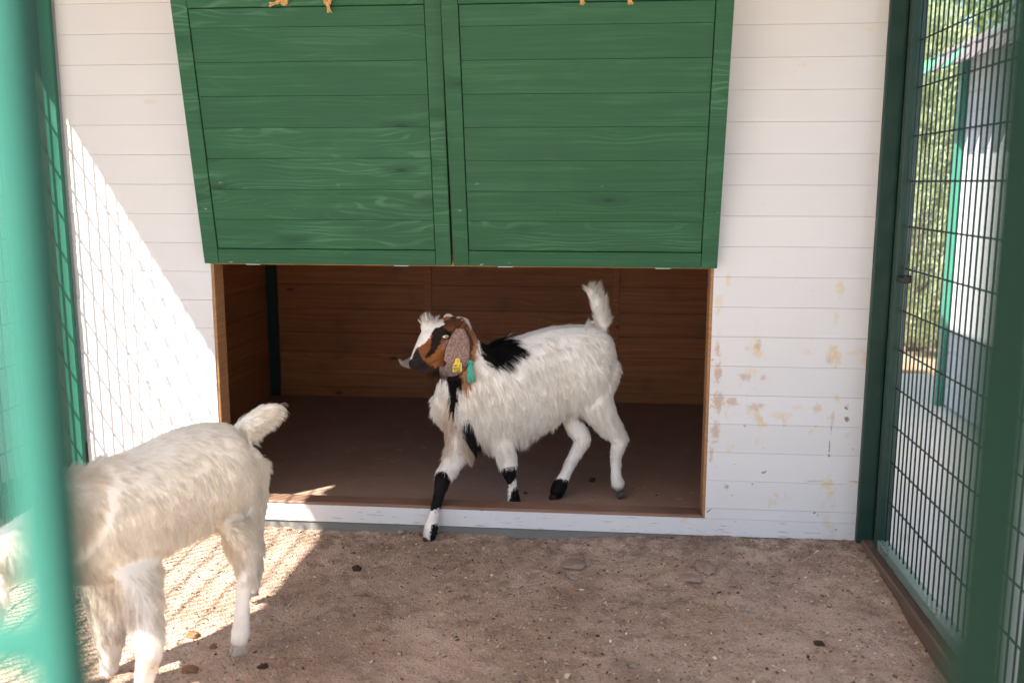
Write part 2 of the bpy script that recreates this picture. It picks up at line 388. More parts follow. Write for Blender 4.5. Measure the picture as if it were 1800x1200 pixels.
def tube_vf(pts, r, seg=8):
    pts = [np.array(p, float) for p in pts]; n = len(pts)
    rr = r if isinstance(r, (list, tuple)) else [r]*n
    v = []; f = []; prev = None
    for i, p in enumerate(pts):
        t = pts[min(i+1, n-1)]-pts[max(i-1, 0)]; t /= np.linalg.norm(t)+1e-12
        a = prev if prev is not None else (np.array([0, 0, 1.]) if abs(t[2]) < .9 else np.array([1., 0, 0]))
        a = a-t*(a@t); a /= np.linalg.norm(a)+1e-12; prev = a; b = np.cross(t, a)
        for k in range(seg):
            w = 2*math.pi*k/seg; v.append(p+rr[i]*(a*math.cos(w)+b*math.sin(w)))
    for i in range(n-1):
        for k in range(seg):
            k2 = (k+1) % seg; f.append([i*seg+k, i*seg+k2, (i+1)*seg+k2, (i+1)*seg+k])
    f.append(list(range(seg))[::-1]); f.append([(n-1)*seg+k for k in range(seg)])
    return v, f
def blob(name, P, r, mat, parent=None, amp=0.3, seed=0, fr=1.6, sub=3):
    bm = bmesh.new(); bmesh.ops.create_icosphere(bm, subdivisions=sub, radius=1)
    v = []
    for q in bm.verts:
        n = mnoise.noise(Vector(q.co)*fr+Vector((seed*3.1, seed*1.7, 0))); k = 1+amp*n
        v.append((P[0]+q.co.x*r[0]*k, P[1]+q.co.y*r[1]*k, P[2]+q.co.z*r[2]*k))
    bm.verts.index_update(); f = [[q.index for q in p.verts] for p in bm.faces]; bm.free()
    return mesh_obj(name, v, f, mat, parent, True, origin=(P[0], P[1], P[2]-r[2]))

# ------------------------------------------------------------------ ground
def sstep(a, b, x):
    t = np.clip((x-a)/(b-a), 0, 1); return t*t*(3-2*t)
def ground_h(X, Y):
    """height of the pen's dirt"""
    h = -0.048+0.040*float(sstep(-0.3, 0.75, np.float64(X)))*float(sstep(-1.0, -0.05, np.float64(Y)))
    h += 0.010*mnoise.noise(Vector((X*2.2, Y*2.2, 0)))+0.007*mnoise.noise(Vector((X*7, Y*7, 3)))+0.0045*mnoise.noise(Vector((X*19, Y*19, 5)))
    h += 0.0028*mnoise.noise(Vector((X*45, Y*45, 8)))
    h += max(0.0, min(1.0, (Y+0.16)/0.15))*(0.013+0.010*mnoise.noise(Vector((X*5, Y*5, 21)))+0.007*mnoise.noise(Vector((X*23, Y*23, 31))))
    for (u, v, rx, ry, a) in DIRT_LUMPS: h += a*math.exp(-((X-u)/rx)**2-((Y-v)/ry)**2)
    return h
DIRT_LUMPS = []
_h = random.Random(5)
PRINTS = []
for _ in range(70):
    x, y, a = _h.uniform(-2.0, 1.0), _h.uniform(-1.6, -0.1), _h.uniform(0, 6.28)
    for s_ in (-1, 1): PRINTS.append((x-s_*0.014*math.sin(a), y+s_*0.014*math.cos(a), a, _h.uniform(0.005, 0.011)))
for (u, v, rx, ry, a) in ((1010, 990, .085, .06, .016), (1225, 1012, .14, .07, .016), (1245, 992, .05, .05, .018), (930, 1120, .2, .1, .010), (1500, 1110, .2, .12, .010), (1650, 1000, .1, .5, .012)):
    q = atZ(u, v, -0.03); DIRT_LUMPS.append((q[0], q[1], rx, ry, a))

def sheet(name, x0, x1, y0, y1, z, mat, nx=1, ny=1):
    v = [(x0+(x1-x0)*i/nx, y0+(y1-y0)*j/ny, z) for j in range(ny+1) for i in range(nx+1)]
    f = [(j*(nx+1)+i, j*(nx+1)+i+1, (j+1)*(nx+1)+i+1, (j+1)*(nx+1)+i) for j in range(ny) for i in range(nx)]
    return mesh_obj(name, v, f, mat)
tag(sheet('ground', -120, 120, -120, 120, -0.16, M['outer'], 8, 8), 'pale dry ground around the animal pens', kind='structure')
# pen floor: fine grid where it is seen, coarser behind the camera
def press(X, Y, h):
    """cloven hoof prints trodden into the dirt"""
    for (x, y, a, dp) in PRINTS:
        dx, dy = X-x, Y-y; p = dx*math.cos(a)+dy*math.sin(a); q = -dx*math.sin(a)+dy*math.cos(a)
        r = np.sqrt((p/0.034)**2+(q/0.016)**2)
        h = h-dp*np.exp(-r**4)+dp*0.35*np.exp(-((r-1.5)/0.4)**2)
    return h
xs = np.concatenate([np.linspace(-2.42, -1.75, 32), np.linspace(-1.74, 1.18, 270)])
ys = np.concatenate([np.linspace(-3.6, -1.75, 40), np.linspace(-1.74, 0.02, 165)])
gv = np.array([(x, y, ground_h(x, y)) for y in ys for x in xs]); gv[:, 2] = press(gv[:, 0], gv[:, 1], gv[:, 2]); nx = len(xs)
gf = [(j*nx+i, j*nx+i+1, (j+1)*nx+i+1, (j+1)*nx+i) for j in range(len(ys)-1) for i in range(nx-1)]
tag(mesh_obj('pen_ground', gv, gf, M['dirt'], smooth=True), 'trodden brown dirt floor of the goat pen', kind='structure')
tag(box('visitor_path', -8, 8, -9, -3.605, -0.3, -0.05, M['concrete'], c=0.004), 'pale concrete path in front of the pen', kind='structure')
tag(box('side_path', 1.165, 2.6, -3.6, 3.78, -0.3, -0.035, M['concrete'], c=0.004), 'pale concrete path between the two sheds', kind='structure')
tag(box('neighbour_yard', -6.5, -2.425, -3.6, 0.0, -0.3, -0.05, M['outer'], c=0.004), 'dry yard of the neighbouring pen', kind='structure')
tag(box('planting_bed', 0.9, 9.0, 3.9, 9.5, -0.3, -0.02, M['mulch'], c=0.01), 'soil bed with wood chips under the conifers', kind='structure')

# ------------------------------------------------------------------ the goat shed
XL, XR = -2.24, 1.047              # front wall
OL, OR = -1.637, 0.437             # opening
ZS, ZO = 0.075, 1.115              # sill top, opening top
BP = 0.12                          # board pitch
shed = empty('goat_shed', (-0.6, 1.0, 0.0), 'white boarded goat shed with raised green hatches over a low opening', 'shed')
BT = 0.022
def front_board(x0, x1, z0, z1):
    d = random.uniform(-0.0012, 0.0012)
    return box('wall_board', x0, x1, -BT+d, 0.0, z0+0.0003, z1-0.0003, M['white'], shed, c=0.0014)
for k in range(20):
    z0, z1 = k*BP, (k+1)*BP
    if k == 0:
        front_board(XL, XR, z0, ZS)
        front_board(OR, XR, ZS+0.0, z1)
        front_board(XL, OL, ZS, z1)
    elif z1 < ZO+0.05:
        front_board(XL, OL, z0, z1); front_board(OR, XR, z0, z1)
    else:
        front_board(XL, OL, z0, z1); front_board(OR, XR, z0, z1)
        front_board(OL+0.0015, OR-0.0015, max(z0, ZO+0.035), z1)
# inside face of the front wall
for x0, x1 in ((XL+0.03, OL-0.002), (OR+0.002, XR-0.03)):
    box('inner_lining', x0, x1, 0.004, 0.03, 0.0, 2.4, M['pine'], shed)
box('inner_lining', OL, OR, 0.004, 0.03, ZO+0.05, 2.395, M['pine'], shed)
# opening frame: jambs, head, worn sill
box('door_jamb', OL-0.028, OL-0.001+0.0, 0.032, 0.075, ZS, 2.35, M['pine_edge'], shed)
box('door_jamb', OL-0.0005, OL+0.012, -0.018, 0.075, ZS+0.002, ZO, M['pine_edge'], shed)
box('door_jamb', OR-0.012, OR+0.0005, -0.018, 0.075, ZS+0.002, ZO, M['pine_edge'], shed)
box('lintel', OL+0.0125, OR-0.0125, -0.012, 0.075, ZO-0.004, ZO+0.03, M['pine_edge'], shed)
box('lintel', -0.625, -0.575, -0.03, -0.0235, ZO+0.04, 2.38, M['pine_edge'], shed)['label'] = 'bare wood strip showing between the two hatches'
v, f = box_vf(OL+0.0125, OR-0.0125, -0.019, 0.075, 0.03, ZS+0.012, 0.004)
mesh_obj('sill', v, f, M['sill_top'], shed)
# plinth, floor
box('plinth', XL+0.01, XR-0.005, -0.016, 0.12, -0.25, -0.001, M['plinth'], shed, c=0.004)
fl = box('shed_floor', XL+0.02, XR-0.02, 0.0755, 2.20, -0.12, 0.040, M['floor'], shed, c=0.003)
# side and back walls, planked inside, white outside
YB = 2.22
z = 0.0; k = 0
for z0, z1 in ((0.0, 0.335), (0.335, 0.47), (0.47, 0.625), (0.625, 0.79), (0.79, 0.94), (0.94, 1.1), (1.1, 1.26), (1.26, 1.42), (1.42, 1.58), (1.58, 1.74), (1.74, 1.9), (1.9, 2.06), (2.06, 2.22)):
    for x0, x1 in ((XL+0.03, -1.165), (-1.115, 0.06), (0.105, XR-0.03)):
        d = random.uniform(0, 0.004)
        box('back_plank', x0, x1, YB-d, YB+0.02, z0+0.001, z1-0.001, M['pine'], shed)
    for xx, s in ((XL+0.028, 1), (XR-0.028, -1)):
        x0, x1 = sorted((xx, xx-0.02*s))
        box('side_plank', x0, x1, 0.034, YB-0.006, z0+0.001, z1-0.001, M['pine'], shed)
for x0, x1 in ((-1.165, -1.115), (0.06, 0.105)):
    box('back_batten', x0, x1, YB-0.014, YB+0.02, 0.04, 2.25, M['pine'], shed)
box('skirting', XL+0.035, XR-0.035, YB-0.022, YB-0.0145, 0.040, 0.105, M['pine'], shed)
box('inner_post', XL+0.03, XL+0.088, YB-0.06, YB-0.0055, 0.041, 2.3, M['green_metal'], shed)
for k in range(20):
    z0, z1 = k*BP, (k+1)*BP
    box('outer_board', XL, XL+0.0065, 0.002, YB+0.04, z0+0.001, z1-0.001, M['white2'], shed)
    box('outer_board', XR-0.0065, XR, 0.002, YB+0.04, z0+0.001, z1-0.001, M['white2'], shed)
    box('outer_board', XL+0.008, XR-0.008, YB+0.022, YB+0.045, z0+0.001, z1-0.001, M['white2'], shed)
# roof of the shed, carried forward over the pen
box('ceiling', XL+0.0, XR-0.0, 0.001, YB+0.045, 2.4005, 2.42, M['roof_wood'], shed)
RL, RR, ZL_, ZR_ = -2.824, 1.14, 2.75, 2.455
def rz(x): return ZL_+(ZR_-ZL_)*(x-RL)/(RR-RL)
def slope_slab(name, x0, x1, y0, y1, dz0, dz1, mat, parent):
    v = [(x, y, rz(x)+d) for d in (dz0, dz1) for y in (y0, y1) for x in (x0, x1)]
    return mesh_obj(name, v, [(0, 2, 3, 1), (4, 5, 7, 6), (0, 1, 5, 4), (2, 6, 7, 3), (0, 4, 6, 2), (1, 3, 7, 5)], mat, parent)
roof = slope_slab('roof', RL, RR, -2.95, 2.42, 0.0, 0.04, M['shingle_green'], shed)
for k in range(18):
    y0 = -2.945+k*0.298
    slope_slab('roof_plank', RL+0.005, RR-0.005, y0, y0+0.294, -0.022, -0.0015, M['roof_wood'], roof)
for y in (-2.7, -1.3): slope_slab('rafter', RL+0.03, RR-0.03, y, y+0.06, -0.10, -0.0235, M['roof_wood'], roof)
for x, y in ((-2.70, -2.7), (1.10, -2.7)): box('roof_post', x-0.03, x+0.03, y+0.001, y+0.059, -0.04, rz(x)-0.115, M['green_metal'], shed)

# hatches: hinged on the lintel, swung up and leaning out, tied by rope
def hatch(x0, x1, tilt, yaw, knots, label, seed):
    rs = random.Random(seed); W = x1-x0; Hh = 1.055; S = 0.062
    def part(name, verts, faces, mat, parent):
        me = bpy.data.meshes.new(name); me.from_pydata([tuple(map(float, q)) for q in verts], [], faces); me.materials.append(mat); me.update()
        o = bpy.data.objects.new(name, me); COL.objects.link(o); o.parent = parent; return o
    v, f = box_vf(0, W, -0.006, 0.0, 0.004, Hh, 0.001)
    root = part('hatch', [(a, b+0.030, c) for a, b, c in v], f, M['green_wood'], shed)
    root['label'] = label
    root.location = Vector((x0, -0.062, ZO+0.004))-Vector(BASE[shed.name])
    root.rotation_euler = (tilt, 0, yaw)
    for nm, a in (('stile', (0, S, -0.006, 0.0235, 0.0, Hh)), ('stile', (W-S, W, -0.006, 0.0235, 0.0, Hh)),
                  ('rail', (S+0.0012, W-S-0.0012, -0.006, 0.0235, 0.0, S)), ('rail', (S+0.0012, W-S-0.0012, -0.006, 0.0235, Hh-S, Hh))):
        v, f = box_vf(*a, c=0.0022); part(nm, v, f, M['green_wood'], root)
    z = S+0.0025; k = 0
    while z < Hh-S-0.01:
        h = min(0.1225+rs.uniform(-0.004, 0.004), Hh-S-0.0025-z)
        if Hh-S-z-h < 0.03: h = Hh-S-0.0025-z
        d = rs.uniform(-0.0008, 0.0014)
        v, f = box_vf(S+0.0028, W-S-0.0028, -0.0005+d, 0.0233, z, z+h-0.0007, 0.0009); part('plank', v, f, M['green_wood'], root)
        z += h; k += 1
    for hx in (0.2*W, 0.8*W):
        v, f = box_vf(hx-0.03, hx+0.03, -0.004, 0.010, -0.0045, -0.0012, 0.0008); part('hinge', v, f, M['steel'], root)
    # rope: the two knotted ends that come through the hatch
    for (kx, kz, dx, dz, ln) in knots:
        mb = MB()
        c0 = np.array([kx, -0.020, kz])
        th = np.linspace(0, 2*math.pi*1.25, 16)
        mb.tube([c0+np.array([0.011*math.cos(t), -0.004+0.007*math.sin(t*0.7), 0.010*math.sin(t)]) for t in th], 0.0068, 7)
        end = c0+np.array([dx*0.5, -0.006, dz*0.5])
        mb.tube([c0, (c0+end)/2+np.array([0, -0.005, 0.006]), end], [0.0078, 0.0078, 0.0072], 8)
        for j in range(11):
            a = rs.uniform(-1, 1); b = rs.uniform(-1, 1)
            tip = end+np.array([dx*0.5, 0, dz*0.5])*rs.uniform(0.75, 1.1)+np.array([0.011*a if abs(dz) > abs(dx) else 0.003*a, 0.004*b, 0.009*a if abs(dx) > abs(dz) else 0])
            mid = (end+tip)/2+np.array([0, -0.004*abs(b), 0.0])
            mb.tube([end+np.array([0.003*a, 0.002*b, 0.002*a]), mid, tip], [0.0030, 0.0026, 0.0016], 5)
        mb.tube([c0+np.array([0, 0.004, 0]), c0+np.array([0, 0.024, 0])], 0.0078, 8)
        part('rope_knot', mb.v, mb.f, M['rope'], root)
    return root
hatch(-1.643, -0.611, R_(10.4), R_(0.0), ((0.447, 1.012, -0.058, -0.012, 1), (0.612, 1.010, 0.004, -0.040, 1)), 'left green hatch with rope ends, leaning slightly outwards', 3)
hatch(-0.601, 0.443, R_(13.4), R_(-0.4), ((0.503, 1.024, 0.012, -0.040, 1), (0.668, 1.024, 0.016, -0.042, 1)), 'right green hatch with bold wood grain, leaning further outwards', 8)

# awning added out of view to shade the right gate bar and cut fill
aw = empty('added_shade_awning', (0.9, -5.6, -0.05), 'unseen timber awning added to shade the right gate bar', 'awning')
for k in range(13): box('shade_awning_plank', -0.60, 2.4, -7.40+k*0.28, -7.40+k*0.28+0.276, 2.42, 2.45, M['roof_wood'], aw)
box('shade_awning_beam', -0.55, 2.35, -4.5, -4.44, 2.34, 2.4185, M['roof_wood'], aw)
box('shade_awning_beam', -0.55, 2.35, -7.2, -7.14, 2.34, 2.4185, M['roof_wood'], aw)
for y in (-4.5, -7.2):
    for x in (-0.50, 2.2): box('shade_awning_post', x, x+0.06, y, y+0.06, -0.05, 2.3385, M['green_metal'], aw)

# ------------------------------------------------------------------ right-hand gate, its post and the timber kerb
post = tag(box('corner_post', 1.0440, 1.112, -0.052, -0.0235, -0.03, 2.45, M['green_metal'], c=0.004, origin=(1.08, -0.04, -0.03)), 'dark green steel corner post at right end of white wall', 'post')
rib = MB(); rib.box(1.1125, 1.135, -0.075, -0.024, -0.03, 2.45, c=0.003); rib.build('rib', M['green_metal'], post)
gate = empty('mesh_gate', (1.115, -0.12, 0.02), 'tall green welded mesh gate right of the white wall', 'gate')
GX0, GX1 = 1.092, 1.137
Y0, Y1 = -0.122, -1.42
box('stile', GX0, GX1, -0.166, Y0, 0.022, 2.42, M['green_metal'], gate, c=0.003)
box('stile', GX0, GX1, Y1-0.044, Y1, 0.022, 2.42, M['green_metal'], gate, c=0.003)
box('rail', GX0, GX1, Y1+0.001, -0.167, 0.022, 0.064, M['rail'], gate, c=0.003)
box('rail', GX0, GX1, Y1+0.001, -0.167, 2.376, 2.42, M['green_metal'], gate, c=0.003)
wz = [0.2245, 0.382, 0.527, 0.675, 0.824, 0.974, 1.133, 1.288, 1.454, 1.617, 1.789, 1.955, 2.12, 2.285]
vw = None; k = 0
y = -0.185
while y > Y1+0.02:
    if vw is None:
        v, f = tube_vf([(1.118, y, 0.066), (1.118, y, 2.3745)], 0.0034, 6); vw = mesh_obj('vertical_wire', v, f, M['wire'], gate, True); vy = y
    else:
        o = vw.copy(); COL.objects.link(o); o.parent = gate; o.location = (random.uniform(-0.0006, 0.0006), y-vy, 0)
    y -= 0.0445
hw = None
for z in wz:
    if hw is None:
        v, f = tube_vf([(1.1235, -0.168, z), (1.1235, Y1+0.001, z)], 0.0034, 6); hw = mesh_obj('horizontal_wire', v, f, M['wire'], gate, True)
    else:
        o = hw.copy(); COL.objects.link(o); o.parent = gate; o.location = (0, 0, z-wz[0])
lt = MB(); lt.box(1.098, 1.128, -0.235, -0.1665, 1.083, 1.105, c=0.003); lt.tube([(1.113, -0.2345, 1.094), (1.113, -0.262, 1.098)], 0.007, 8); lt.box(1.100, 1.126, -0.268, -0.2355, 1.088, 1.115, c=0.003)
lt.build('latch', M['black'], gate)
bent = MB(); bent.tube([(1.126, -0.170, 1.10), (1.128, -0.192, 1.19), (1.1275, -0.212, 1.27)], 0.0018, 6); bent.build('tie_wire', M['wire'], gate)
kerb = tag(box('timber_kerb', 1.062, 1.163, -3.5, -0.03, -0.20, 0.0195, M['timber'], c=0.006, origin=(1.11, -1.7, -0.2)), 'weathered brown timber kerb under the mesh gate', 'kerb')
bolt = MB(); bolt.tube([(1.09, -0.79, 0.018), (1.09, -0.79, 0.028)], 0.009, 8); bolt.build('bolt', M['hoof'], kerb)

# ------------------------------------------------------------------ left-hand mesh fence
fence = empty('mesh_fence', (-2.3, -1.8, -0.05), 'green welded mesh fence at left end of white wall', 'fence')
box('post', -2.3005, -2.2475, -0.050, -0.0245, -0.06, 2.40, M['green_lit'], fence, c=0.003)['label'] = 'sunlit green post against the white wall'
box('panel_frame', -2.405, -2.302, -0.030, -0.004, -0.05, 2.40, M['olive_metal'], fence, c=0.002)
box('panel_frame', -2.435, -2.395, -3.40, -3.36, -0.05, 2.40, M['green_metal'], fence, c=0.003)
box('rail', -2.430, -2.400, -3.359, -0.035, -0.02, 0.02, M['green_metal'], fence, c=0.003)
box('rail', -2.430, -2.400, -3.359, -0.035, 2.36, 2.40, M['green_metal'], fence, c=0.003)
vw = None; y = -0.055
while y > -3.35:
    if vw is None:
        v, f = tube_vf([(-2.4185, y, 0.0205), (-2.4185, y, 2.3595)], 0.0042, 6); vw = mesh_obj('vertical_wire', v, f, M['wire'], fence, True); vy = y
    else:
        o = vw.copy(); COL.objects.link(o); o.parent = fence; o.location = (0, y-vy, 0)
    y -= 0.0445
hw = None
for k in range(13):
    z = 0.19+0.172*k
    if hw is None:
        v, f = tube_vf([(-2.4117, -0.036, z), (-2.4117, -3.3585, z)], 0.0046, 6); hw = mesh_obj('horizontal_wire', v, f, M['wire'], fence, True)
    else:
        o = hw.copy(); COL.objects.link(o); o.parent = fence; o.location = (0, 0, z-0.19)
tw = MB()
for a in range(3): tw.tube([(-2.408, -0.06, 1.02), (-2.395+0.01*a, -0.065, 1.035-0.02*a), (-2.385, -0.06-0.006*a, 1.03-0.018*a)], 0.0016, 5)
tw.build('tie_wire', M['wire'], fence)

# ------------------------------------------------------------------ foreground gate bars close to the lens
fg = empty('front_gate', (-0.04, -3.49, -0.05), 'out of focus green gate bars close to the camera', 'gate')
box('bar', -0.2115, -0.1965, -3.5005, -3.4880, -0.05, 2.1, M['fg_green'], fg, c=0.002)['label'] = 'blurred sunlit teal gate bar at left'
box('bar', 0.1205, 0.1400, -3.5005, -3.4825, -0.05, 2.1, M['fg_shaded'], fg, c=0.002)['label'] = 'blurred gate bar at right, its shade put into the dark green'
q0, q1 = at(62, 600, -3.462)[0], at(106, 600, -3.462)[0]  # added strip painting the teal bar's shaded side, no second bar
box('bar', q0, q1, -3.462, -3.452, -0.05, 2.1, M['fg_shade_side'], fg, c=0.002)['label'] = 'blurred dark strip added as the shaded side of the teal bar'
box('crossbar', -0.85, -0.2130, -3.498, -3.486, 1.262, 1.281, M['fg_green'], fg, c=0.002)
box('crossbar', -0.194, 0.119, -3.50, -3.484, 0.1, 0.12, M['fg_green'], fg, c=0.002)
box('crossbar', -0.194, 0.119, -3.50, -3.484, 2.0, 2.02, M['fg_green'], fg, c=0.002)

# ------------------------------------------------------------------ second shed across the path, neighbour shed on the left
sh2 = empty('second_shed', (3.7, 1.4, -0.04), 'white shed across the path with green corner post and scalloped shingle roof', 'shed')
SX, SY0, SY1 = 2.30, 0.35, 2.62
for k in range(19):
    z0 = -0.02+k*BP
    box('wall_board', SX, SX+0.022, SY0, SY1, z0+0.001, z0+BP-0.001, M['white2'], sh2, c=0.002)
    box('back_board', SX+0.023, SX+2.9, SY1-0.022, SY1, z0+0.001, z0+BP-0.001, M['white2'], sh2, c=0.002)
    box('front_board', SX+0.023, SX+2.9, SY0, SY0+0.022, z0+0.001, z0+BP-0.001, M['white2'], sh2, c=0.002)
box('corner_post', SX-0.045, SX+0.022, SY1+0.001, SY1+0.06, -0.035, 2.26, M['green_lit'], sh2, c=0.003)
EZ = 2.235
SX += 0.0
rf2 = mesh_obj('roof', [(SX-0.16, SY0-0.3, EZ+0.03), (SX-0.16, SY1+0.3, EZ+0.03), (SX+1.45, SY1+0.3, EZ+0.75), (SX+1.45, SY0-0.3, EZ+0.75), (SX+3.1, SY0-0.3, EZ), (SX+3.1, SY1+0.3, EZ)],
               [(0, 3, 2, 1), (3, 4, 5, 2)], M['shingle_grey'], sh2)
box('fascia', SX-0.175, SX-0.155, SY0-0.3, SY1+0.3, EZ-0.03, EZ+0.028, M['pine_edge'], rf2)
box('soffit', SX-0.154, SX-0.002, SY0-0.3, SY1+0.3, EZ-0.005, EZ+0.006, M['roof_wood'], rf2)
slope = math.atan2(0.72, 1.61)
tab = {}
for row in range(5):
    for k in range(16):
        key = 'shingle_green' if (k*7+row*3+k//3) % 5 in (0, 2) else 'shingle_grey'
        yc = SY0-0.3+0.19*(k+0.5*(row % 2))+0.07
        if yc > SY1+0.25: continue
        w, l = 0.092, 0.17
        if key not in tab:
            out = [(-w, 0.0), (-w, l*0.62), (-w*0.55, l), (w*0.55, l), (w, l*0.62), (w, 0)]
            vs = [(-b, a, 0.0) for a, b in out]+[(-b, a, 0.012) for a, b in out]
            n = len(out); fs = [list(range(n)), list(range(n, 2*n))[::-1]]+[[i, i+n, (i+1) % n+n, (i+1) % n] for i in range(n)]
            me = bpy.data.meshes.new('shingle'); me.from_pydata(vs, [], fs); me.materials.append(M[key]); tab[key] = me
        o = bpy.data.objects.new('shingle', tab[key]); COL.objects.link(o); o.parent = rf2
        dx = 0.17*0.9+row*0.125-0.20
        o.location = Vector((SX-0.16+dx*math.cos(slope)+0.03, yc, EZ+0.038+dx*math.sin(slope)+row*0.004))-Vector(BASE[rf2.name])
        o.rotation_euler = (0, -slope-0.03-(0.38 if row == 0 else 0), 0)
ns = empty('neighbour_shed', (-4.3, 1.0, -0.05), 'white boarded neighbouring shed in shade behind the left fence', 'shed')
NY = -0.56
for k in range(23):
    z0 = k*BP
    box('wall_board', -2.92, -2.90, NY, 2.1, z0+0.0006, z0+BP-0.0006, M['white2'], ns)
    box('front_board', -5.9, -2.921, NY, NY+0.02, z0+0.0006, z0+BP-0.0006, M['white2'], ns)
    box('back_board', -5.9, -2.921, 2.08, 2.1, z0+0.001, z0+BP-0.001, M['white2'], ns)
    box('far_board', -5.92, -5.901, NY, 2.1, z0+0.001, z0+BP-0.001, M['white2'], ns)
box('roof', -6.0, -2.90, NY, 2.3, 2.765, 2.80, M['shingle_green'], ns)

# ------------------------------------------------------------------ plants
def leaf_crown(name, leaves, mat, parent):
    """leaves: array of (center, axis, normal, length, width, shade); one small rhombus each"""
    c, ax, nm, ln, wd, sh = leaves
    side = np.cross(ax, nm); side /= np.linalg.norm(side, axis=1)[:, None]+1e-9
    L = ln[:, None]; W = wd[:, None]
    v = np.stack([c-ax*L*0.5, c+side*W*0.5, c+ax*L*0.5, c-side*W*0.5], 1).reshape(-1, 3)
    n = len(c); f = np.arange(n*4).reshape(-1, 4)
    o = mesh_obj(name, v, f.tolist(), mat, parent)
    at_ = o.data.attributes.new('shade', 'FLOAT', 'FACE'); at_.data.foreach_set('value', sh.astype(np.float32))
    return o
def unit(a): return a/(np.linalg.norm(a, axis=-1, keepdims=True)+1e-9)
def conifer(x, y, h, r, n, label, seed):
    g = np.random.default_rng(seed)
    t = empty('conifer', (x, y, -0.03), label, 'conifer', 'conifers in the bed beyond the path')
    mb = MB(); mb.tube([(x, y, -0.05), (x, y+0.02, h*0.5), (x, y, h*0.93)], [0.05, 0.035, 0.008], 7)
    for k in range(26):
        a = g.uniform(0, 6.28); zz = g.uniform(0.1, 0.85)*h; rr = r*(1-zz/h)**0.6*0.8
        mb.tube([(x, y, zz), (x+rr*math.cos(a), y+rr*math.sin(a), zz+rr*0.6)], [0.012, 0.004], 4)
    mb.build('trunk', M['bark'], t)
    # sprays: clumps on the crown's surface
    nc = n//55; th = g.uniform(0, 6.28, nc); zz = g.uniform(0.02, 1, nc)**0.9
    prof = (1-zz)**0.55*np.minimum(1, 0.45+zz*3.5)
    rad = r*prof*g.uniform(0.62, 1.08, nc)
    cc = np.stack([x+rad*np.cos(th), y+rad*np.sin(th), zz*h+0.05], 1)
    idx = g.integers(0, nc, n)
    out = unit(np.stack([np.cos(th), np.sin(th), np.full(nc, 0.9)], 1))[idx]
    c = cc[idx]+out*g.uniform(-0.10, 0.14, n)[:, None]+g.normal(0, 0.045, (n, 3))
    ax = unit(out+g.normal(0, 0.45, (n, 3))); nm = unit(g.normal(0, 1, (n, 3)))
    sh = np.clip(g.uniform(0, 1, nc)[idx]*0.7+g.uniform(0, 0.4, n), 0, 1)
    leaf_crown('crown', (c, ax, nm, g.uniform(0.03, 0.07, n), g.uniform(0.010, 0.020, n), sh), M['leaf_hedge'], t)
for i, (x, y, h, r, n, lb) in enumerate((
        (2.75, 4.75, 2.75, 0.66, 42000, 'bushy pale green conifer at left edge of the gate mesh'),
        (3.45, 5.05, 2.55, 0.66, 34000, 'pale green conifer half hidden by the second shed post'),
        (2.15, 5.10, 2.55, 0.66, 24000, 'pale green conifer behind the dark gate stile'),
        (4.2, 4.9, 2.4, 0.62, 6000, 'pale green conifer behind the second shed'))):
    conifer(x, y, h, r, n, lb, 20+i)
def tree(x, y, h, r, n, label, seed):
    g = np.random.default_rng(seed)
    t = empty('tree', (x, y, -0.1), label, 'tree', 'tall trees beyond the sheds')
    mb = MB(); top = np.array([x+g.uniform(-.3, .3), y, h*0.62])
    mb.tube([(x, y, -0.2), (x+0.1, y, h*0.3), top], [0.16, 0.12, 0.06], 8)
    cl = []
    for k in range(34):
        a = g.uniform(0, 6.28); e = g.uniform(-0.5, 1.3); rr = r*g.uniform(0.45, 1.0)
        p = np.array([x, y, h*0.62])+rr*np.array([math.cos(a)*math.cos(e), math.sin(a)*math.cos(e), math.sin(e)*1.15])
        s = np.array([x+0.1, y, h*g.uniform(0.3, 0.6)]); mb.tube([s, (s+p)/2+np.array([0, 0, .15]), p], [0.045, 0.025, 0.008], 5); cl.append(p)
    mb.build('trunk', M['bark'], t)
    cl = np.array(cl); idx = g.integers(0, len(cl), n); csh = g.uniform(0, 1, len(cl))
    c = cl[idx]+g.normal(0, 1, (n, 3))*np.array([0.34, 0.34, 0.26])*r/2.0
    ax = unit(g.normal(0, 1, (n, 3))+np.array([0, 0, -0.4])); nm = unit(g.normal(0, 1, (n, 3))+np.array([0, 0, 0.6]))
    sh = np.clip(csh[idx]*0.6+g.uniform(0, 0.5, n), 0, 1)
    leaf_crown('crown', (c, ax, nm, g.uniform(0.07, 0.15, n), g.uniform(0.035, 0.07, n), sh), M['leaf_tree'], t)
for i, (x, y, h, r, n, lb) in enumerate((
        (6.9, 9.6, 5.2, 2.3, 9000, 'leafy tree rising above the shingle roof'),
        (3.6, 9.0, 4.6, 1.9, 8000, 'airy tree behind the conifers with sky showing through'),
        (5.2, 13.5, 6.2, 2.6, 8000, 'taller tree standing farthest back'))):
    tree(x, y, h, r, n, lb, 50+i)

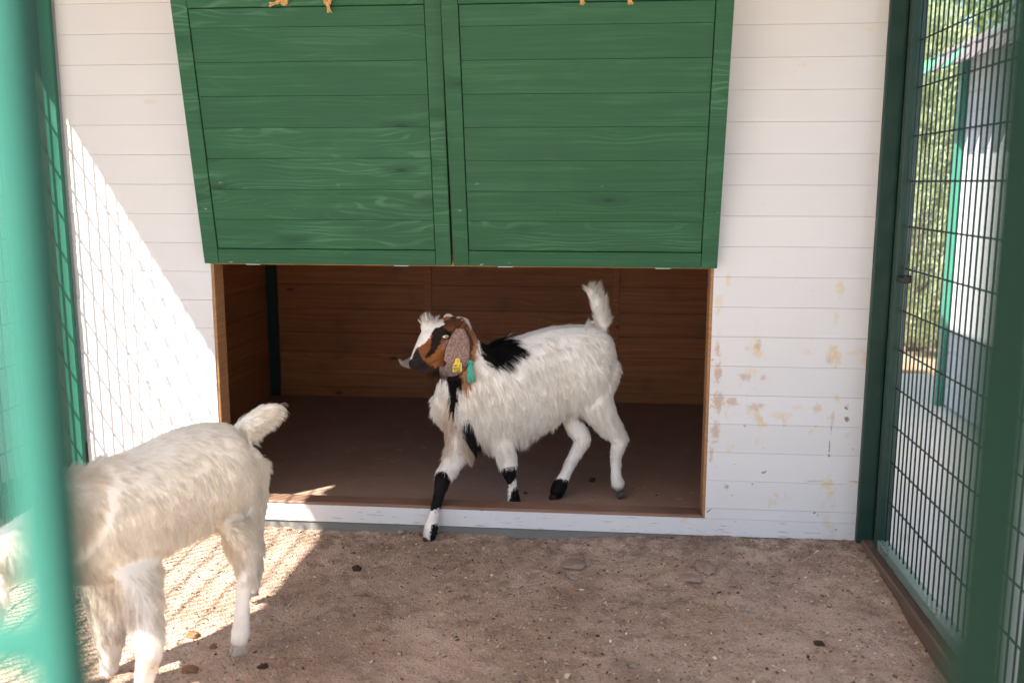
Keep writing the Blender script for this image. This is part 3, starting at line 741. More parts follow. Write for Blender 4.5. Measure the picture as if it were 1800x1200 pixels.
# ------------------------------------------------------------------ goats
def lat_noise(P, f, seed=0):
    """smooth value noise for arrays of points, -1..1"""
    Q = np.asarray(P)*f+seed*17.3; I = np.floor(Q).astype(np.int64); F = Q-I; F = F*F*(3-2*F); out = 0
    for dx in (0, 1):
        for dy in (0, 1):
            for dz in (0, 1):
                h = (I[:, 0]+dx)*374761393+(I[:, 1]+dy)*668265263+(I[:, 2]+dz)*2147483647+seed*9176
                h = (h ^ (h >> 13))*1274126177; h = (h ^ (h >> 16)) & 0xffff
                w = (F[:, 0] if dx else 1-F[:, 0])*(F[:, 1] if dy else 1-F[:, 1])*(F[:, 2] if dz else 1-F[:, 2])
                out = out+w*(h/32767.5-1)
    return out
def in_poly(u, v, poly):
    n = len(poly); ins = np.zeros(len(u), bool); j = n-1
    for i in range(n):
        xi, yi = poly[i]; xj, yj = poly[j]
        c = ((yi > v) != (yj > v)) & (u < (xj-xi)*(v-yi)/(yj-yi+1e-9)+xi)
        ins ^= c; j = i
    return ins
def loft(mb, pts, lat, seg=16, sub=5):
    """pts: list of (P, radius across, lateral radius); smooth tube with elliptical sections and rounded ends"""
    P = np.array([p[0] for p in pts], float); A = np.array([p[1] for p in pts]); B = np.array([p[2] for p in pts])
    def cr(X, i, t):
        n = len(X); p0, p1, p2, p3 = X[max(i-1, 0)], X[i], X[min(i+1, n-1)], X[min(i+2, n-1)]
        return 0.5*((2*p1)+(-p0+p2)*t+(2*p0-5*p1+4*p2-p3)*t*t+(-p0+3*p1-3*p2+p3)*t**3)
    Q = []; a = []; b = []
    for i in range(len(P)-1):
        for s in range(sub):
            t = s/sub; Q.append(cr(P, i, t)); a.append(max(0.002, cr(A, i, t))); b.append(max(0.002, cr(B, i, t)))
    Q.append(P[-1]); a.append(A[-1]); b.append(B[-1])
    Q = np.array(Q)
    t0 = unit(Q[0]-Q[1]); t1 = unit(Q[-1]-Q[-2]); pre = []; suf = []
    for w in (80, 55, 28):
        s, c = math.sin(R_(w)), math.cos(R_(w))
        pre.append((Q[0]+t0*min(a[0], b[0])*s, a[0]*c, b[0]*c)); suf.insert(0, (Q[-1]+t1*min(a[-1], b[-1])*s, a[-1]*c, b[-1]*c))
    S = pre+list(zip(Q, a, b))+suf
    C = np.array([s[0] for s in S]); v = []; f = []
    for i, (c, ra, rb) in enumerate(S):
        T = unit(C[min(i+1, len(S)-1)]-C[max(i-1, 0)])
        L = unit(lat-T*(lat@T)); U = np.cross(L, T)
        for k in range(seg):
            w = 2*math.pi*k/seg; v.append(c+U*ra*math.cos(w)+L*rb*math.sin(w))
    for i in range(len(S)-1):
        for k in range(seg):
            k2 = (k+1) % seg; f.append([i*seg+k, i*seg+k2, (i+1)*seg+k2, (i+1)*seg+k])
    f.append(list(range(seg))[::-1]); f.append([(len(S)-1)*seg+k for k in range(seg)])
    mb.add(v, f)
def px(u, v, Y, r, lr=None):
    P = at(u, v, Y); s = pxm(P); return (P, r*s, (lr if lr is not None else r)*s)
def goat_mesh(name, mb, base, voxel, smooth_it, paint, label):
    me = bpy.data.meshes.new('raw'); me.from_pydata([tuple(q) for q in mb.v], [], mb.f); me.update()
    bm = bmesh.new(); bm.from_mesh(me); bmesh.ops.recalc_face_normals(bm, faces=bm.faces[:]); bm.to_mesh(me); bm.free()
    tmp = bpy.data.objects.new('raw', me); COL.objects.link(tmp)
    md = tmp.modifiers.new('r', 'REMESH'); md.mode = 'VOXEL'; md.voxel_size = voxel; md.use_smooth_shade = True
    ms = tmp.modifiers.new('s', 'SMOOTH'); ms.factor = 0.5; ms.iterations = smooth_it
    dg = bpy.context.evaluated_depsgraph_get()
    out = bpy.data.meshes.new_from_object(tmp.evaluated_get(dg)); out.name = name
    bpy.data.objects.remove(tmp)
    n = len(out.vertices); co = np.empty(n*3, np.float32); out.vertices.foreach_get('co', co); co = co.reshape(-1, 3).astype(float)
    col = paint(co)
    ca = out.attributes.new('tint', 'FLOAT_COLOR', 'POINT'); ca.data.foreach_set('color', np.concatenate([col, np.ones((n, 1))], 1).astype(np.float32).ravel())
    out.vertices.foreach_set('co', (co-np.array(base)).astype(np.float32).ravel())
    out.materials.clear(); out.materials.append(M['skin']); out.update()
    o = bpy.data.objects.new(name, out); COL.objects.link(o); o.location = base; BASE[o.name] = tuple(base)
    tag(o, label, 'goat'); return o, co
def coat(body, co, N, comb, length, paint, seed, radius, wild=1.0, clump=0.62):
    """hair strands rooted on the body"""
    g = np.random.default_rng(seed); me = body.data; me.calc_loop_triangles()
    T = np.empty(len(me.loop_triangles)*3, np.int32); me.loop_triangles.foreach_get('vertices', T); T = T.reshape(-1, 3)
    a, b, c = co[T[:, 0]], co[T[:, 1]], co[T[:, 2]]
    nn = np.cross(b-a, c-a); ar = np.linalg.norm(nn, axis=1)
    tri = g.choice(len(T), N, p=ar/ar.sum()); r1 = np.sqrt(g.uniform(0, 1, N)); r2 = g.uniform(0, 1, N)
    P = a[tri]*(1-r1)[:, None]+b[tri]*(r1*(1-r2))[:, None]+c[tri]*(r1*r2)[:, None]
    nv = np.empty(len(me.vertices)*3, np.float32); me.vertices.foreach_get('normal', nv); nv = nv.reshape(-1, 3)
    n = unit(nv[T[tri, 0]]*(1-r1)[:, None]+nv[T[tri, 1]]*(r1*(1-r2))[:, None]+nv[T[tri, 2]]*(r1*r2)[:, None])
    d = unit(comb(P, n)); w = np.stack([lat_noise(P, 9, s) for s in (1, 2, 3)], 1)*0.22+np.stack([lat_noise(P, 45, s) for s in (4, 5, 6)], 1)*0.16+g.normal(0, 0.05, (N, 3))
    d = unit(d+w); d = unit(d-n*np.sum(d*n, 1)[:, None]+1e-6)
    L, lift, droop = length(P, n); L = L*g.uniform(0.55, 1.2, N)*(1+0.30*lat_noise(P, 34, 7)); lift = np.clip(lift*(1+0.55*wild*lat_noise(P, 38, 17))+g.normal(0, 0.05*wild, N), 0.02, 1.2)
    K = 5; pts = np.empty((N, K, 3)); p = P-n*0.002; dirv = unit(d*np.cos(lift)[:, None]+n*np.sin(lift)[:, None])
    pts[:, 0] = p
    for k in range(1, K):
        p = p+dirv*(L/(K-1))[:, None]; pts[:, k] = p
        dirv = unit(dirv+np.array([0, 0, -1.0])*droop[:, None]+g.normal(0, 0.05, (N, 3)))
    # clumps: tips gather to neighbours' tips
    G = max(40, N//16); gi = g.choice(N, G, replace=False); near = np.empty(N, np.int64)
    for s in range(0, N, 2000):
        e = min(N, s+2000); near[s:e] = np.argmin(((P[s:e, None]-P[gi][None])**2).sum(2), 1)
    gp = pts[gi[near]]; off = np.linalg.norm(P-P[gi[near]], axis=1)
    for k in range(1, K):
        f = clump*(k/(K-1))**1.3*np.exp(-(off/0.03)**2)*np.clip(L/0.035, 0, 1)
        pts[:, k] = pts[:, k]*(1-f)[:, None]+gp[:, k]*f[:, None]
    hc = bpy.data.hair_curves.new('coat'); hc.add_curves([K]*N)
    hc.attributes['position'].data.foreach_set('vector', (pts-np.array(BASE[body.name])).astype(np.float32).ravel())
    rad = np.tile(np.array([1.0, 0.95, 0.8, 0.55, 0.15]), N)*radius
    ra = hc.attributes.get('radius') or hc.attributes.new('radius', 'FLOAT', 'POINT'); ra.data.foreach_set('value', rad.astype(np.float32))
    col = paint(P+g.normal(0, 0.0022, P.shape))*(g.uniform(0.86, 1.04, N)*(1+0.07*lat_noise(P, 60, 21)+0.09*lat_noise(P*np.array([1, 1, .25]), 130, 23)))[:, None]
    ca = hc.attributes.new('tint', 'FLOAT_COLOR', 'CURVE'); ca.data.foreach_set('color', np.concatenate([col, np.ones((N, 1))], 1).astype(np.float32).ravel())
    hc.materials.append(M['fur'])
    o = bpy.data.objects.new('coat', hc); COL.objects.link(o); o.parent = body; BASE[o.name] = BASE[body.name]
    return o
def part_vf(name, v, f, mat, body, smooth=True): return mesh_obj(name, v, f, mat, body, smooth)
def hoof(body, foot, fwd, lat, s, mat):
    """two-toed hoof; foot = sole centre"""
    fwd = unit(np.array(fwd, float)); lat = unit(np.array(lat, float)); up = np.cross(fwd, lat); up = up if up[2] > 0 else -up
    mb = MB()
    for sd in (-1, 1):
        prof = [(-0.95, 0.0), (1.25, 0.0), (0.75, 1.15), (-0.75, 1.25)]; v = []
        for w in (0.10, 0.95):
            for a, z in prof:
                k = 0.80 if (w > 0.5 and z > 0.5) else 1.0
                v.append(foot+fwd*a*s*(0.85 if a > 1 and w > 0.5 else 1)+lat*sd*w*s*k*(0.85)+up*z*s)
        f = [(0, 1, 2, 3), (7, 6, 5, 4), (0, 4, 5, 1), (1, 5, 6, 2), (2, 6, 7, 3), (3, 7, 4, 0)]
        bm = bmesh.new(); vs = [bm.verts.new(q) for q in v]; [bm.faces.new([vs[i] for i in q]) for q in f]
        bmesh.ops.recalc_face_normals(bm, faces=bm.faces[:]); bmesh.ops.bevel(bm, geom=bm.edges[:], offset=s*0.16, segments=2, profile=0.5, affect='EDGES')
        bm.verts.index_update(); mb.add([tuple(q.co) for q in bm.verts], [[q.index for q in p.verts] for p in bm.faces]); bm.free()
    return mb.build('hoof', mat, body, True)

# ---- the spotted goat stepping over the sill
D1 = 0.10                                                 # it stands this far behind the first estimate
A1 = R_(18); H1 = np.array([-math.cos(A1), -math.sin(A1), 0.0]); L1 = np.array([math.sin(A1), -math.cos(A1), 0.0])
mb = MB()
def yb(u): return 0.205-(1085-u)/(1085-785)*0.165        # depth of the spine along the body
def qx(u, v, Y, r, lr=None): return px(u, v, Y+D1, r, lr)
loft(mb, [qx(u, (a+b)/2, yb(u), (b-a)/2, lw) for u, a, b, lw in (
    (1069, 624, 690, 18), (1056, 586, 722, 34), (1026, 570, 730, 43), (980, 571, 728, 48), (930, 584, 760, 55), (880, 602, 784, 57), (838, 612, 792, 51), (806, 640, 780, 41), (789, 682, 756, 26))], L1, 20)
# neck and head
loft(mb, [qx(858, 668, 0.07, 60, 36), qx(832, 642, 0.055, 44, 30), qx(814, 614, 0.04, 33, 25), qx(806, 590, 0.025, 27, 22)], L1, 16)
HL = unit(np.array([0.42, -0.90, 0.06]))
loft(mb, [qx(806, 574, 0.03, 19, 19), qx(785, 590, 0.01, 34, 24), qx(766, 603, -0.005, 34, 22), qx(750, 619, -0.02, 25.5, 17), qx(738, 631, -0.03, 18.5, 15), qx(730, 638, -0.037, 12, 12)], HL, 16)
loft(mb, [qx(776, 642, 0.0, 13, 12), qx(757, 649, -0.015, 11, 11), qx(742, 646, -0.028, 9, 9)], HL, 12)      # lower jaw
for (u, v, Y, r) in ((752, 574, -0.01, 17), (790, 566, 0.02, 16)):
    loft(mb, [qx(u, v, Y, r*0.8, r*0.7), qx(u-2, v-7, Y, r*0.6, r*0.55)], HL, 12)
loft(mb, [qx(778, 582, -0.030, 5, 7), qx(788, 583, -0.028, 5, 7)], HL, 10)                                 # brow
loft(mb, [qx(728, 631, -0.058, 5, 5), qx(734, 629, -0.056, 5, 5)], HL, 10)                                  # nostril rim
# ears: long, broad, hanging
E1 = unit(np.array([0.35, -0.93, -0.05]))
loft(mb, [qx(810, 580, -0.045, 10, 5), qx(808, 597, -0.062, 19, 4.6), qx(805, 616, -0.066, 23, 4.0), qx(801, 635, -0.068, 24, 3.6), qx(795, 647, -0.071, 18, 3.2), qx(782, 652, -0.080, 10, 3.0), qx(775, 646, -0.086, 5, 2.8)], E1, 14)
loft(mb, [qx(776, 590, 0.055, 8, 5), qx(748, 622, 0.06, 14, 4), qx(724, 637, 0.05, 12, 3.6), qx(708, 638, 0.035, 6, 3.2), qx(702, 631, 0.03, 2.5, 2.5)], E1, 12)
# legs
loft(mb, [qx(856, 715, 0.045, 36, 15), qx(874, 762, 0.030, 25, 15), qx(888, 793, 0.025, 17, 14), qx(894, 822, 0.03, 14.5, 14), qx(897, 835, 0.035, 11, 11), qx(900, 848, 0.042, 8.2, 8), qx(902, 864, 0.05, 8.6, 8.6), qx(903, 876, 0.055, 11, 10.5), qx(903, 890, 0.06, 10, 9.5)], L1, 14)
loft(mb, [qx(818, 725, 0.125, 40, 22), qx(812, 775, 0.10, 28, 19), px(796, 812, 0.125, 18, 15), px(779, 841, 0.055, 15.5, 14.5), px(775, 856, 0.025, 11.5, 11.5), px(768, 882, -0.02, 8.6, 8.6), px(762, 908, -0.055, 9.2, 9.2), px(758, 926, -0.072, 12, 11.5), px(755, 940, -0.078, 11, 10.5)], L1, 14)
loft(mb, [qx(1036, 640, 0.165, 50, 23), qx(1040, 690, 0.150, 40, 20), qx(1060, 730, 0.155, 24, 16), qx(1083, 763, 0.18, 16, 13.5), qx(1088, 776, 0.19, 14, 12), qx(1083, 800, 0.20, 9.6, 9.6), qx(1083, 832, 0.21, 9.4, 9.4), qx(1086, 848, 0.215, 12, 11)], L1, 14)
loft(mb, [qx(1030, 660, 0.28, 56, 24), qx(1014, 715, 0.265, 34, 20), qx(1014, 748, 0.25, 21, 15), qx(1023, 769, 0.24, 16, 13.5), qx(1019, 783, 0.235, 13, 12), qx(1005, 808, 0.22, 9.8, 9.8), qx(993, 834, 0.195, 9.6, 9.6), qx(985, 851, 0.18, 13, 12), qx(979, 863, 0.17, 12.5, 11)], L1, 14)
# tail
loft(mb, [qx(1056, 590, 0.20, 9, 9), qx(1057, 560, 0.21, 11, 9), qx(1050, 532, 0.21, 11, 8), qx(1038, 510, 0.205, 7, 6)], L1, 10)

def Z6(pts): return [(690+a/6, 530+b/6) for a, b in pts]
def Z24(pts): return [(680+a/2.4, 480+b/2.4) for a, b in pts]
PATCH1 = [  # polygon in side view, colour, depth range, edge wobble in px
    (Z6([(430, 260), (520, 160), (640, 150), (770, 200), (850, 320), (870, 450), (850, 640), (790, 830), (775, 945), (735, 940), (690, 740), (480, 830), (360, 830), (335, 860), (240, 760), (160, 690), (180, 560), (230, 470), (290, 480), (400, 380)]), (0.235, 0.088, 0.036), (-9, 9), 1.2),
    (Z6([(760, 220), (880, 330), (900, 480), (860, 640), (800, 830), (785, 950), (745, 940), (745, 760), (820, 640), (830, 380)]), (0.50, 0.29, 0.16), (-9, 9), 2.0),
    (Z6([(450, 250), (640, 155), (760, 215), (690, 300), (640, 360), (590, 395), (500, 350)]), (0.10, 0.040, 0.020), (-9, 9), 1.2),
    (Z6([(280, 480), (400, 420), (440, 470), (330, 600), (290, 570)]), (0.20, 0.072, 0.028), (-9, 9), 1.0),
    (Z6([(450, 520), (540, 420), (570, 430), (520, 620), (450, 690), (370, 640)]), (0.31, 0.125, 0.042), (-9, 9), 1.0),
    (Z6([(430, 300), (470, 250), (540, 270), (620, 330), (610, 390), (560, 400), (520, 400), (490, 460), (440, 530), (370, 590), (340, 590), (390, 500), (405, 420)]), (0.022, 0.015, 0.013), (-9, 9), 1.6),
    (Z6([(535, 275), (640, 250), (680, 300), (640, 360), (605, 330)]), (0.15, 0.060, 0.028), (-9, 9), 1.6),
    (Z6([(340, 620), (400, 690), (510, 690), (500, 800), (400, 850), (340, 790)]), (0.045, 0.026, 0.017), (-9, 9), 1.5),
    (Z6([(200, 530), (250, 480), (290, 550), (310, 610), (360, 640), (350, 700), (340, 770), (190, 770), (150, 690), (180, 630)]), (0.026, 0.021, 0.020), (-9, 9), 0.8),
    (Z6([(250, 160), (350, 90), (430, 150), (530, 180), (545, 240), (440, 290), (400, 370), (340, 440), (240, 495), (205, 610), (170, 610), (165, 540), (230, 450), (265, 360)]), (0.80, 0.77, 0.72), (-9, 9), 0.8),
    (Z6([(510, 150), (560, 95), (680, 100), (745, 180), (640, 160)]), (0.70, 0.66, 0.62), (-9, 9), 0.8),
    (Z6([(530, 680), (700, 740), (745, 930), (690, 900), (672, 1080), (640, 1190), (612, 1150), (605, 960), (575, 820), (530, 770)]), (0.014, 0.012, 0.012), (-9, 9), 1.5),
    (Z6([(925, 425), (1100, 405), (1230, 405), (1330, 460), (1410, 545), (1290, 570), (1190, 640), (1120, 700), (1040, 680), (985, 650), (935, 560)]), (0.013, 0.011, 0.011), (-9, 9), 2.0),
    (Z24([(312, 630), (350, 615), (372, 680), (398, 740), (365, 752), (325, 705)]), (0.016, 0.014, 0.014), (-9, 0.4), 2.0),
    (Z24([(205, 838), (240, 833), (270, 870), (250, 960), (238, 985), (172, 1008), (196, 900)]), (0.016, 0.014, 0.014), (-9, 9), 0.8),
    (Z24([(188, 1060), (240, 1045), (226, 1135), (178, 1150)]), (0.016, 0.014, 0.014), (-9, 9), 0.6),
    (Z24([(474, 824), (550, 814), (548, 850), (522, 892), (502, 890)]), (0.016, 0.014, 0.014), (-9, 9), 0.8),
    (Z24([(528, 918), (550, 893), (575, 950), (550, 985), (515, 985), (515, 960)]), (0.016, 0.014, 0.014), (-9, 9), 0.6),
    (Z24([(695, 862), (775, 872), (765, 910), (735, 955), (660, 955), (672, 900)]), (0.016, 0.014, 0.014), (-9, 9), 0.8),
    (Z24([(785, 578), (825, 570), (862, 620), (852, 655), (812, 612)]), (0.016, 0.014, 0.014), (0.30, 9), 1.0),
]
EAR1 = [(795, 576), (824, 578), (836, 600), (836, 628), (828, 648), (812, 660), (790, 666), (774, 660), (770, 636), (778, 608)]
def paint1(P):
    u, v = proj(P); Y = P[:, 1]
    du = lat_noise(P, 90, 3)+0.6*lat_noise(P, 220, 4); dv = lat_noise(P, 90, 5)+0.6*lat_noise(P, 220, 6)
    k = lat_noise(P, 9, 9)[:, None]*0.5+0.5
    col = np.array([0.915, 0.895, 0.855])*(1-k*0.20)+np.array([0.82, 0.73, 0.60])*(k*0.20)
    # cream on breast and haunch fringes
    cr = np.clip(np.maximum(1-np.hypot((u-825)/40, (v-785)/32), 1-np.hypot((u-785)/22, (v-760)/70)), 0, 1)[:, None]*0.75
    col = col*(1-cr)+np.array([0.62, 0.43, 0.25])*cr
    cr = np.clip(1-np.hypot((u-825)/22, (v-640)/60), 0, 1)[:, None]*0.7
    col = col*(1-cr)+np.array([0.66, 0.50, 0.34])*cr
    for poly, c, (y0, y1), wb in PATCH1:
        m = in_poly(u+du*wb*1.6, v+dv*wb*1.6, poly) & (Y > y0) & (Y < y1)
        col[m] = np.array(c)*(1+0.15*lat_noise(P[m], 60, 8)[:, None]) if m.any() else col[m]
    soil = np.clip((v-815)/60, 0, 1)*np.clip(0.35+lat_noise(P, 40, 31), 0, 1)*0.45
    col = col*(1-soil[:, None])+col*np.array([0.72, 0.58, 0.46])*soil[:, None]
    # speckled ears
    sp = (lat_noise(P, 420, 12)+0.5*lat_noise(P, 200, 13))[:, None]
    ec = np.where(sp > 0.05, np.array([[0.37, 0.255, 0.225]]), np.array([[0.235, 0.145, 0.120]]))
    rim = np.clip((v-632)/14, 0, 1)[:, None]; ec = ec*(1-0.65*rim)+np.array([0.13, 0.115, 0.115])*0.65*rim
    m = in_poly(u, v, EAR1) & (Y < 0.055); col[m] = ec[m]
    m = (u < 724) & (Y > 0.112) & (v > 600) & (v < 660); col[m] = np.array([0.22, 0.20, 0.18])
    return np.clip(col, 0.008, 0.93)
foot_base = (float(at(930, 880, 0.15)[0]), 0.15, 0.040)
g1, co1 = goat_mesh('goat', mb, foot_base, 0.0052, 5, paint1, 'white goat with brown face and black patches stepping over the sill')
def comb1(P, n):
    u, v = proj(P); Y = P[:, 1]; d = np.tile(-H1*0.42+np.array([0, 0, -1.0]), (len(P), 1))
    t = (np.clip((n[:, 2]-0.15)/0.7, 0, 1)*np.clip((700-v)/60, 0, 1))[:, None]; d = d*(1-t)+t*(-H1*0.9+np.array([0, 0, -0.5]))
    head = (u < 808) & (v < 665) & (Y < 0.19)
    d[head] = np.array([0.7, 0.1, 0.35])
    muz = head & (v > 610); d[muz] = np.array([0.8, 0.1, -0.3])
    ear = in_poly(u, v, EAR1) & (Y < 0.055); d[ear] = np.array([0, 0, -1.0])
    neck = (u >= 800) & (u < 850) & (v < 680) & ~ear; d[neck] = np.array([0.25, 0, -1.0])
    leg = v > 812; d[leg] = np.array([0.08, 0, -1.0])
    tail = (v < 585) & (u > 1025); d[tail] = np.array([0.30, 0, 0.95])
    rear = (u > 1064) & (v > 600) & (v < 790); d[rear] = np.array([0.65, 0, -0.9])
    tuft = (u < 768) & (v < 572); d[tuft] = np.array([-0.12, 0, 0.9])
    mane = in_poly(u, v, PATCH1[12][0]); d[mane] = np.array([0.80, -0.12, -0.60])
    brisk = (u < 800) & (v > 690) & (v < 800); d[brisk] = np.array([-0.4, 0, -1.0])
    return d
def len1(P, n):
    u, v = proj(P); N = len(P); Y = P[:, 1]
    L = np.full(N, 0.062); lift = np.full(N, R_(9)); droop = np.full(N, 0.22)
    low = (v > 690) & (u > 780) & (u < 1000); L[low] = 0.070; lift[low] = R_(9)
    belly = (n[:, 2] < -0.15) & (v > 700) & (v < 805) & (u > 790) & (u < 1010); L[belly] = 0.062; lift[belly] = R_(20); droop[belly] = 0.6
    fl = (u > 930) & (u < 1010) & (v > 690) & (v < 770); L[fl] *= 0.7
    t = np.clip((n[:, 2]-0.2)/0.7, 0, 1)*np.clip((690-v)/60, 0, 1); L = L*(1-t)+0.034*t; lift = lift*(1-t)+R_(7)*t; droop = droop*(1-t)+0.1*t
    brisk = (u < 812) & (v > 665) & (v < 812); L[brisk] = 0.050; lift[brisk] = R_(24)
    mane = in_poly(u, v, PATCH1[12][0]); L[mane] = 0.072; lift[mane] = R_(20); droop[mane] = 0.12
    rear = (u > 1058) & (v > 640) & (v < 775); L[rear] = 0.044; lift[rear] = R_(22)
    head = (u < 812) & (v < 665) & (Y < 0.19); L[head] = 0.010; lift[head] = R_(12); droop[head] = 0
    ear = (Y < 0.055) & in_poly(u, v, EAR1); L[ear] = 0.004
    ear2 = (u < 724) & (Y > 0.112) & (v < 660); L[ear2] = 0.004
    beard = (u > 744) & (u < 786) & (v > 646) & (v < 675) & (Y < 0.17); L[beard] = 0.034; droop[beard] = 0.7
    tuft = (u < 768) & (v < 572); L[tuft] = 0.028; lift[tuft] = R_(40); droop[tuft] = -0.05
    leg = v > 806; L[leg] = 0.019; lift[leg] = R_(15)
    fet = (v > 800) & (v < 834) & (u > 770) & (u < 930); L[fet] = 0.026; lift[fet] = R_(20)
    pas = (v > 855) & (v < 885) & (u > 890) & (u < 925); L[pas] = 0.02; lift[pas] = R_(25)
    hock = (u > 1010) & (v > 765) & (v < 815); L[hock] = 0.022; lift[hock] = R_(24)
    leg2 = (v > 730) & (v < 800) & (u > 985) & (u < 1040) & (Y > 0.28); L[leg2] = 0.024
    tail = (v < 585) & (u > 1025); L[tail] = 0.050; lift[tail] = R_(22); droop[tail] = 0.04
    return L, lift, droop
coat(g1, co1, 64000, comb1, len1, paint1, 5, 0.00062, 0.7, 0.5)
# eye with bar pupil and lids
E = at(783, 591, -0.060)
mbe = MB()
def ellipsoid(c, ra, rb, rc, X, Yv, Zv, seg=14, rings=9):
    v = []; f = []
    for i in range(rings+1):
        t = math.pi*i/rings
        for k in range(seg):
            w = 2*math.pi*k/seg; v.append(c+X*ra*math.sin(t)*math.cos(w)+Zv*rc*math.sin(t)*math.sin(w)+Yv*rb*math.cos(t))
    for i in range(rings):
        for k in range(seg): f.append([i*seg+k, i*seg+(k+1) % seg, (i+1)*seg+(k+1) % seg, (i+1)*seg+k])
    return v, f
def surf_y(u, v, co):
    a, b = proj(co); m = (np.hypot(a-u, b-v) < 4); return co[m][:, 1].min() if m.any() else 0.0
ye = surf_y(783, 591, co1); E = at(783, 591, ye+0.004)
eX = unit(np.array([0.93, 0.36, 0.05])); eZ = np.array([0, 0, 1.0]); eY = np.cross(eZ, eX); eY = eY if eY[1] < 0 else -eY
s = pxm(E)
eye = part_vf('eye', *ellipsoid(E, 6.8*s, 5.6*s, 4.6*s, eX, eY, eZ), M['eye'], g1)
mesh_obj('pupil', *ellipsoid(E+eY*4.5*s, 3.2*s, 1.4*s, 1.1*s, eX, eY, eZ, 10, 6), M['black'], eye, True)
lid = MB()
for sg in (1, -1):
    pts = [E+eX*(6.6*s*math.cos(t))+eZ*(sg*4.0*s*math.sin(t))+eY*(1.5+2.6*math.sin(t))*s for t in np.linspace(0, math.pi, 9)]
    lid.tube(pts, 1.3*s, 6)
lid.build('eyelid', M['black'], g1, True)
# nostril, mouth line
yn = surf_y(732, 632, co1); nz = at(732, 632, yn-0.001); s = pxm(nz)
part_vf('nostril', *ellipsoid(nz, 3.6*s, 1.6*s, 1.4*s, unit(np.array([0.9, 0.2, 0.35])), eY, eZ, 10, 6), M['black'], g1)
hn = [at(751, 566, 0.07), at(750, 558, 0.068), at(747, 549, 0.07)]
mesh_obj('horn_bud', *tube_vf(hn, [0.0075, 0.0055, 0.0018], 8), M['horn'], g1, True)
# hooves: sole centres rest on sill floor / dirt
for (u, v, Y, s_, mt, fw) in ((902, 904, 0.165, 0.020, 'hoof', H1), (752, 950, -0.085, 0.020, 'black', H1+np.array([0, -.2, -.35])), (1094, 873, 0.300, 0.021, 'hoof', H1+np.array([0, 0, -0.6])), (974, 877, 0.262, 0.021, 'black', H1)):
    hoof(g1, at(u, v, Y), fw, L1, s_, M[mt])
# ear tag, cord and ribbon
yt = surf_y(804, 640, co1); T0 = at(804, 641, yt-0.006); s = pxm(T0)
tX = unit(np.array([0.98, 0.18, 0.0])); tZ = unit(np.array([0.05, 0.0, 1.0])); tY = np.cross(tZ, tX)
out = [(-8, -12.5), (8.5, -12.5), (8, 1), (5, 4), (4.5, 10), (2, 12), (-2, 12), (-4.5, 10), (-5, 4), (-8, 1)]
v = [T0+tX*a*s+tZ*b*s-tY*0.001 for a, b in out]+[T0+tX*a*s+tZ*b*s+tY*0.001 for a, b in out]; n = len(out)
tagp = mesh_obj('ear_tag', v, [list(range(n))[::-1], list(range(n, 2*n))]+[[i, (i+1) % n, (i+1) % n+n, i+n] for i in range(n)], M['tag_yellow'], g1)
fy = -tY if tY[1] > 0 else tY
ink = MB()
def stroke(a0, b0, a1, b1, w=0.55):
    p, q = T0+tX*a0*s+tZ*b0*s+fy*0.0013, T0+tX*a1*s+tZ*b1*s+fy*0.0013; ink.tube([p, q], w*s, 4)
for (cx, cyy, w, h, segs) in ((-5.2, -1.6, 2.6, 3.2, 'abfgc'), (-1.6, -1.6, 2.6, 3.2, 'abefgc'), (4.2, -1.6, 2.6, 3.2, 'abcdg'), (-5.6, -6.4, 2.2, 3.2, 'abcdef'), (-2.6, -6.4, 2.2, 3.2, 'abged'), (0.5, -6.4, 2.2, 3.2, 'abcdef'), (3.8, -6.4, 2.2, 3.2, 'afgcd'), (-5.0, -10.6, 2.2, 2.6, 'abc'), (-1.8, -10.6, 2.2, 2.6, 'fgbc'), (1.4, -10.6, 2.2, 2.6, 'abcdefg'), (4.6, -10.6, 2.2, 2.6, 'afedcg')):
    x0, x1, z0, z1, zm = cx-w/2, cx+w/2, cyy-h/2, cyy+h/2, cyy
    S = {'a': (x0, z1, x1, z1), 'b': (x1, z1, x1, zm), 'c': (x1, zm, x1, z0), 'd': (x0, z0, x1, z0), 'e': (x0, zm, x0, z0), 'f': (x0, z1, x0, zm), 'g': (x0, zm, x1, zm)}
    for ch in segs: stroke(*S[ch], w=0.38)
ink.build('tag_print', M['tag_ink'], tagp)
mesh_obj('tag_stud', *ellipsoid(T0+tZ*7.5*s+fy*0.0015, 2.6*s, 1.2*s, 2.6*s, tX, fy, tZ, 12, 6), M['tag_yellow'], tagp, True)
cd = MB(); cd.tube([at(813, 646, surf_y(815, 644, co1)-0.006), at(820, 642, 0.07), at(826, 638, 0.065)], 0.0035, 6); cd.build('neck_cord', M['blue'], g1, True)
rb = MB(); rr = random.Random(4)
for k in range(16):
    a = rr.uniform(-1, 1); b = rr.uniform(-1, 1); top = at(827+2.5*a, 636+1.5*b, 0.055-0.006*rr.random())
    ln = rr.uniform(27, 38); end = at(827+a*7+1.5, 636+ln, 0.050-0.01*rr.random()); mid = at(827+a*4.5, 636+ln*0.5, 0.044)
    v, f = tube_vf([top, mid, end], [0.004, 0.0055, 0.0045], 5); rb.add(v, f)
rb.tube([at(822, 638, 0.05), at(827, 634, 0.044), at(832, 638, 0.05)], 0.006, 7)
rb.build('ribbon_tassel', M['teal'], g1, True)

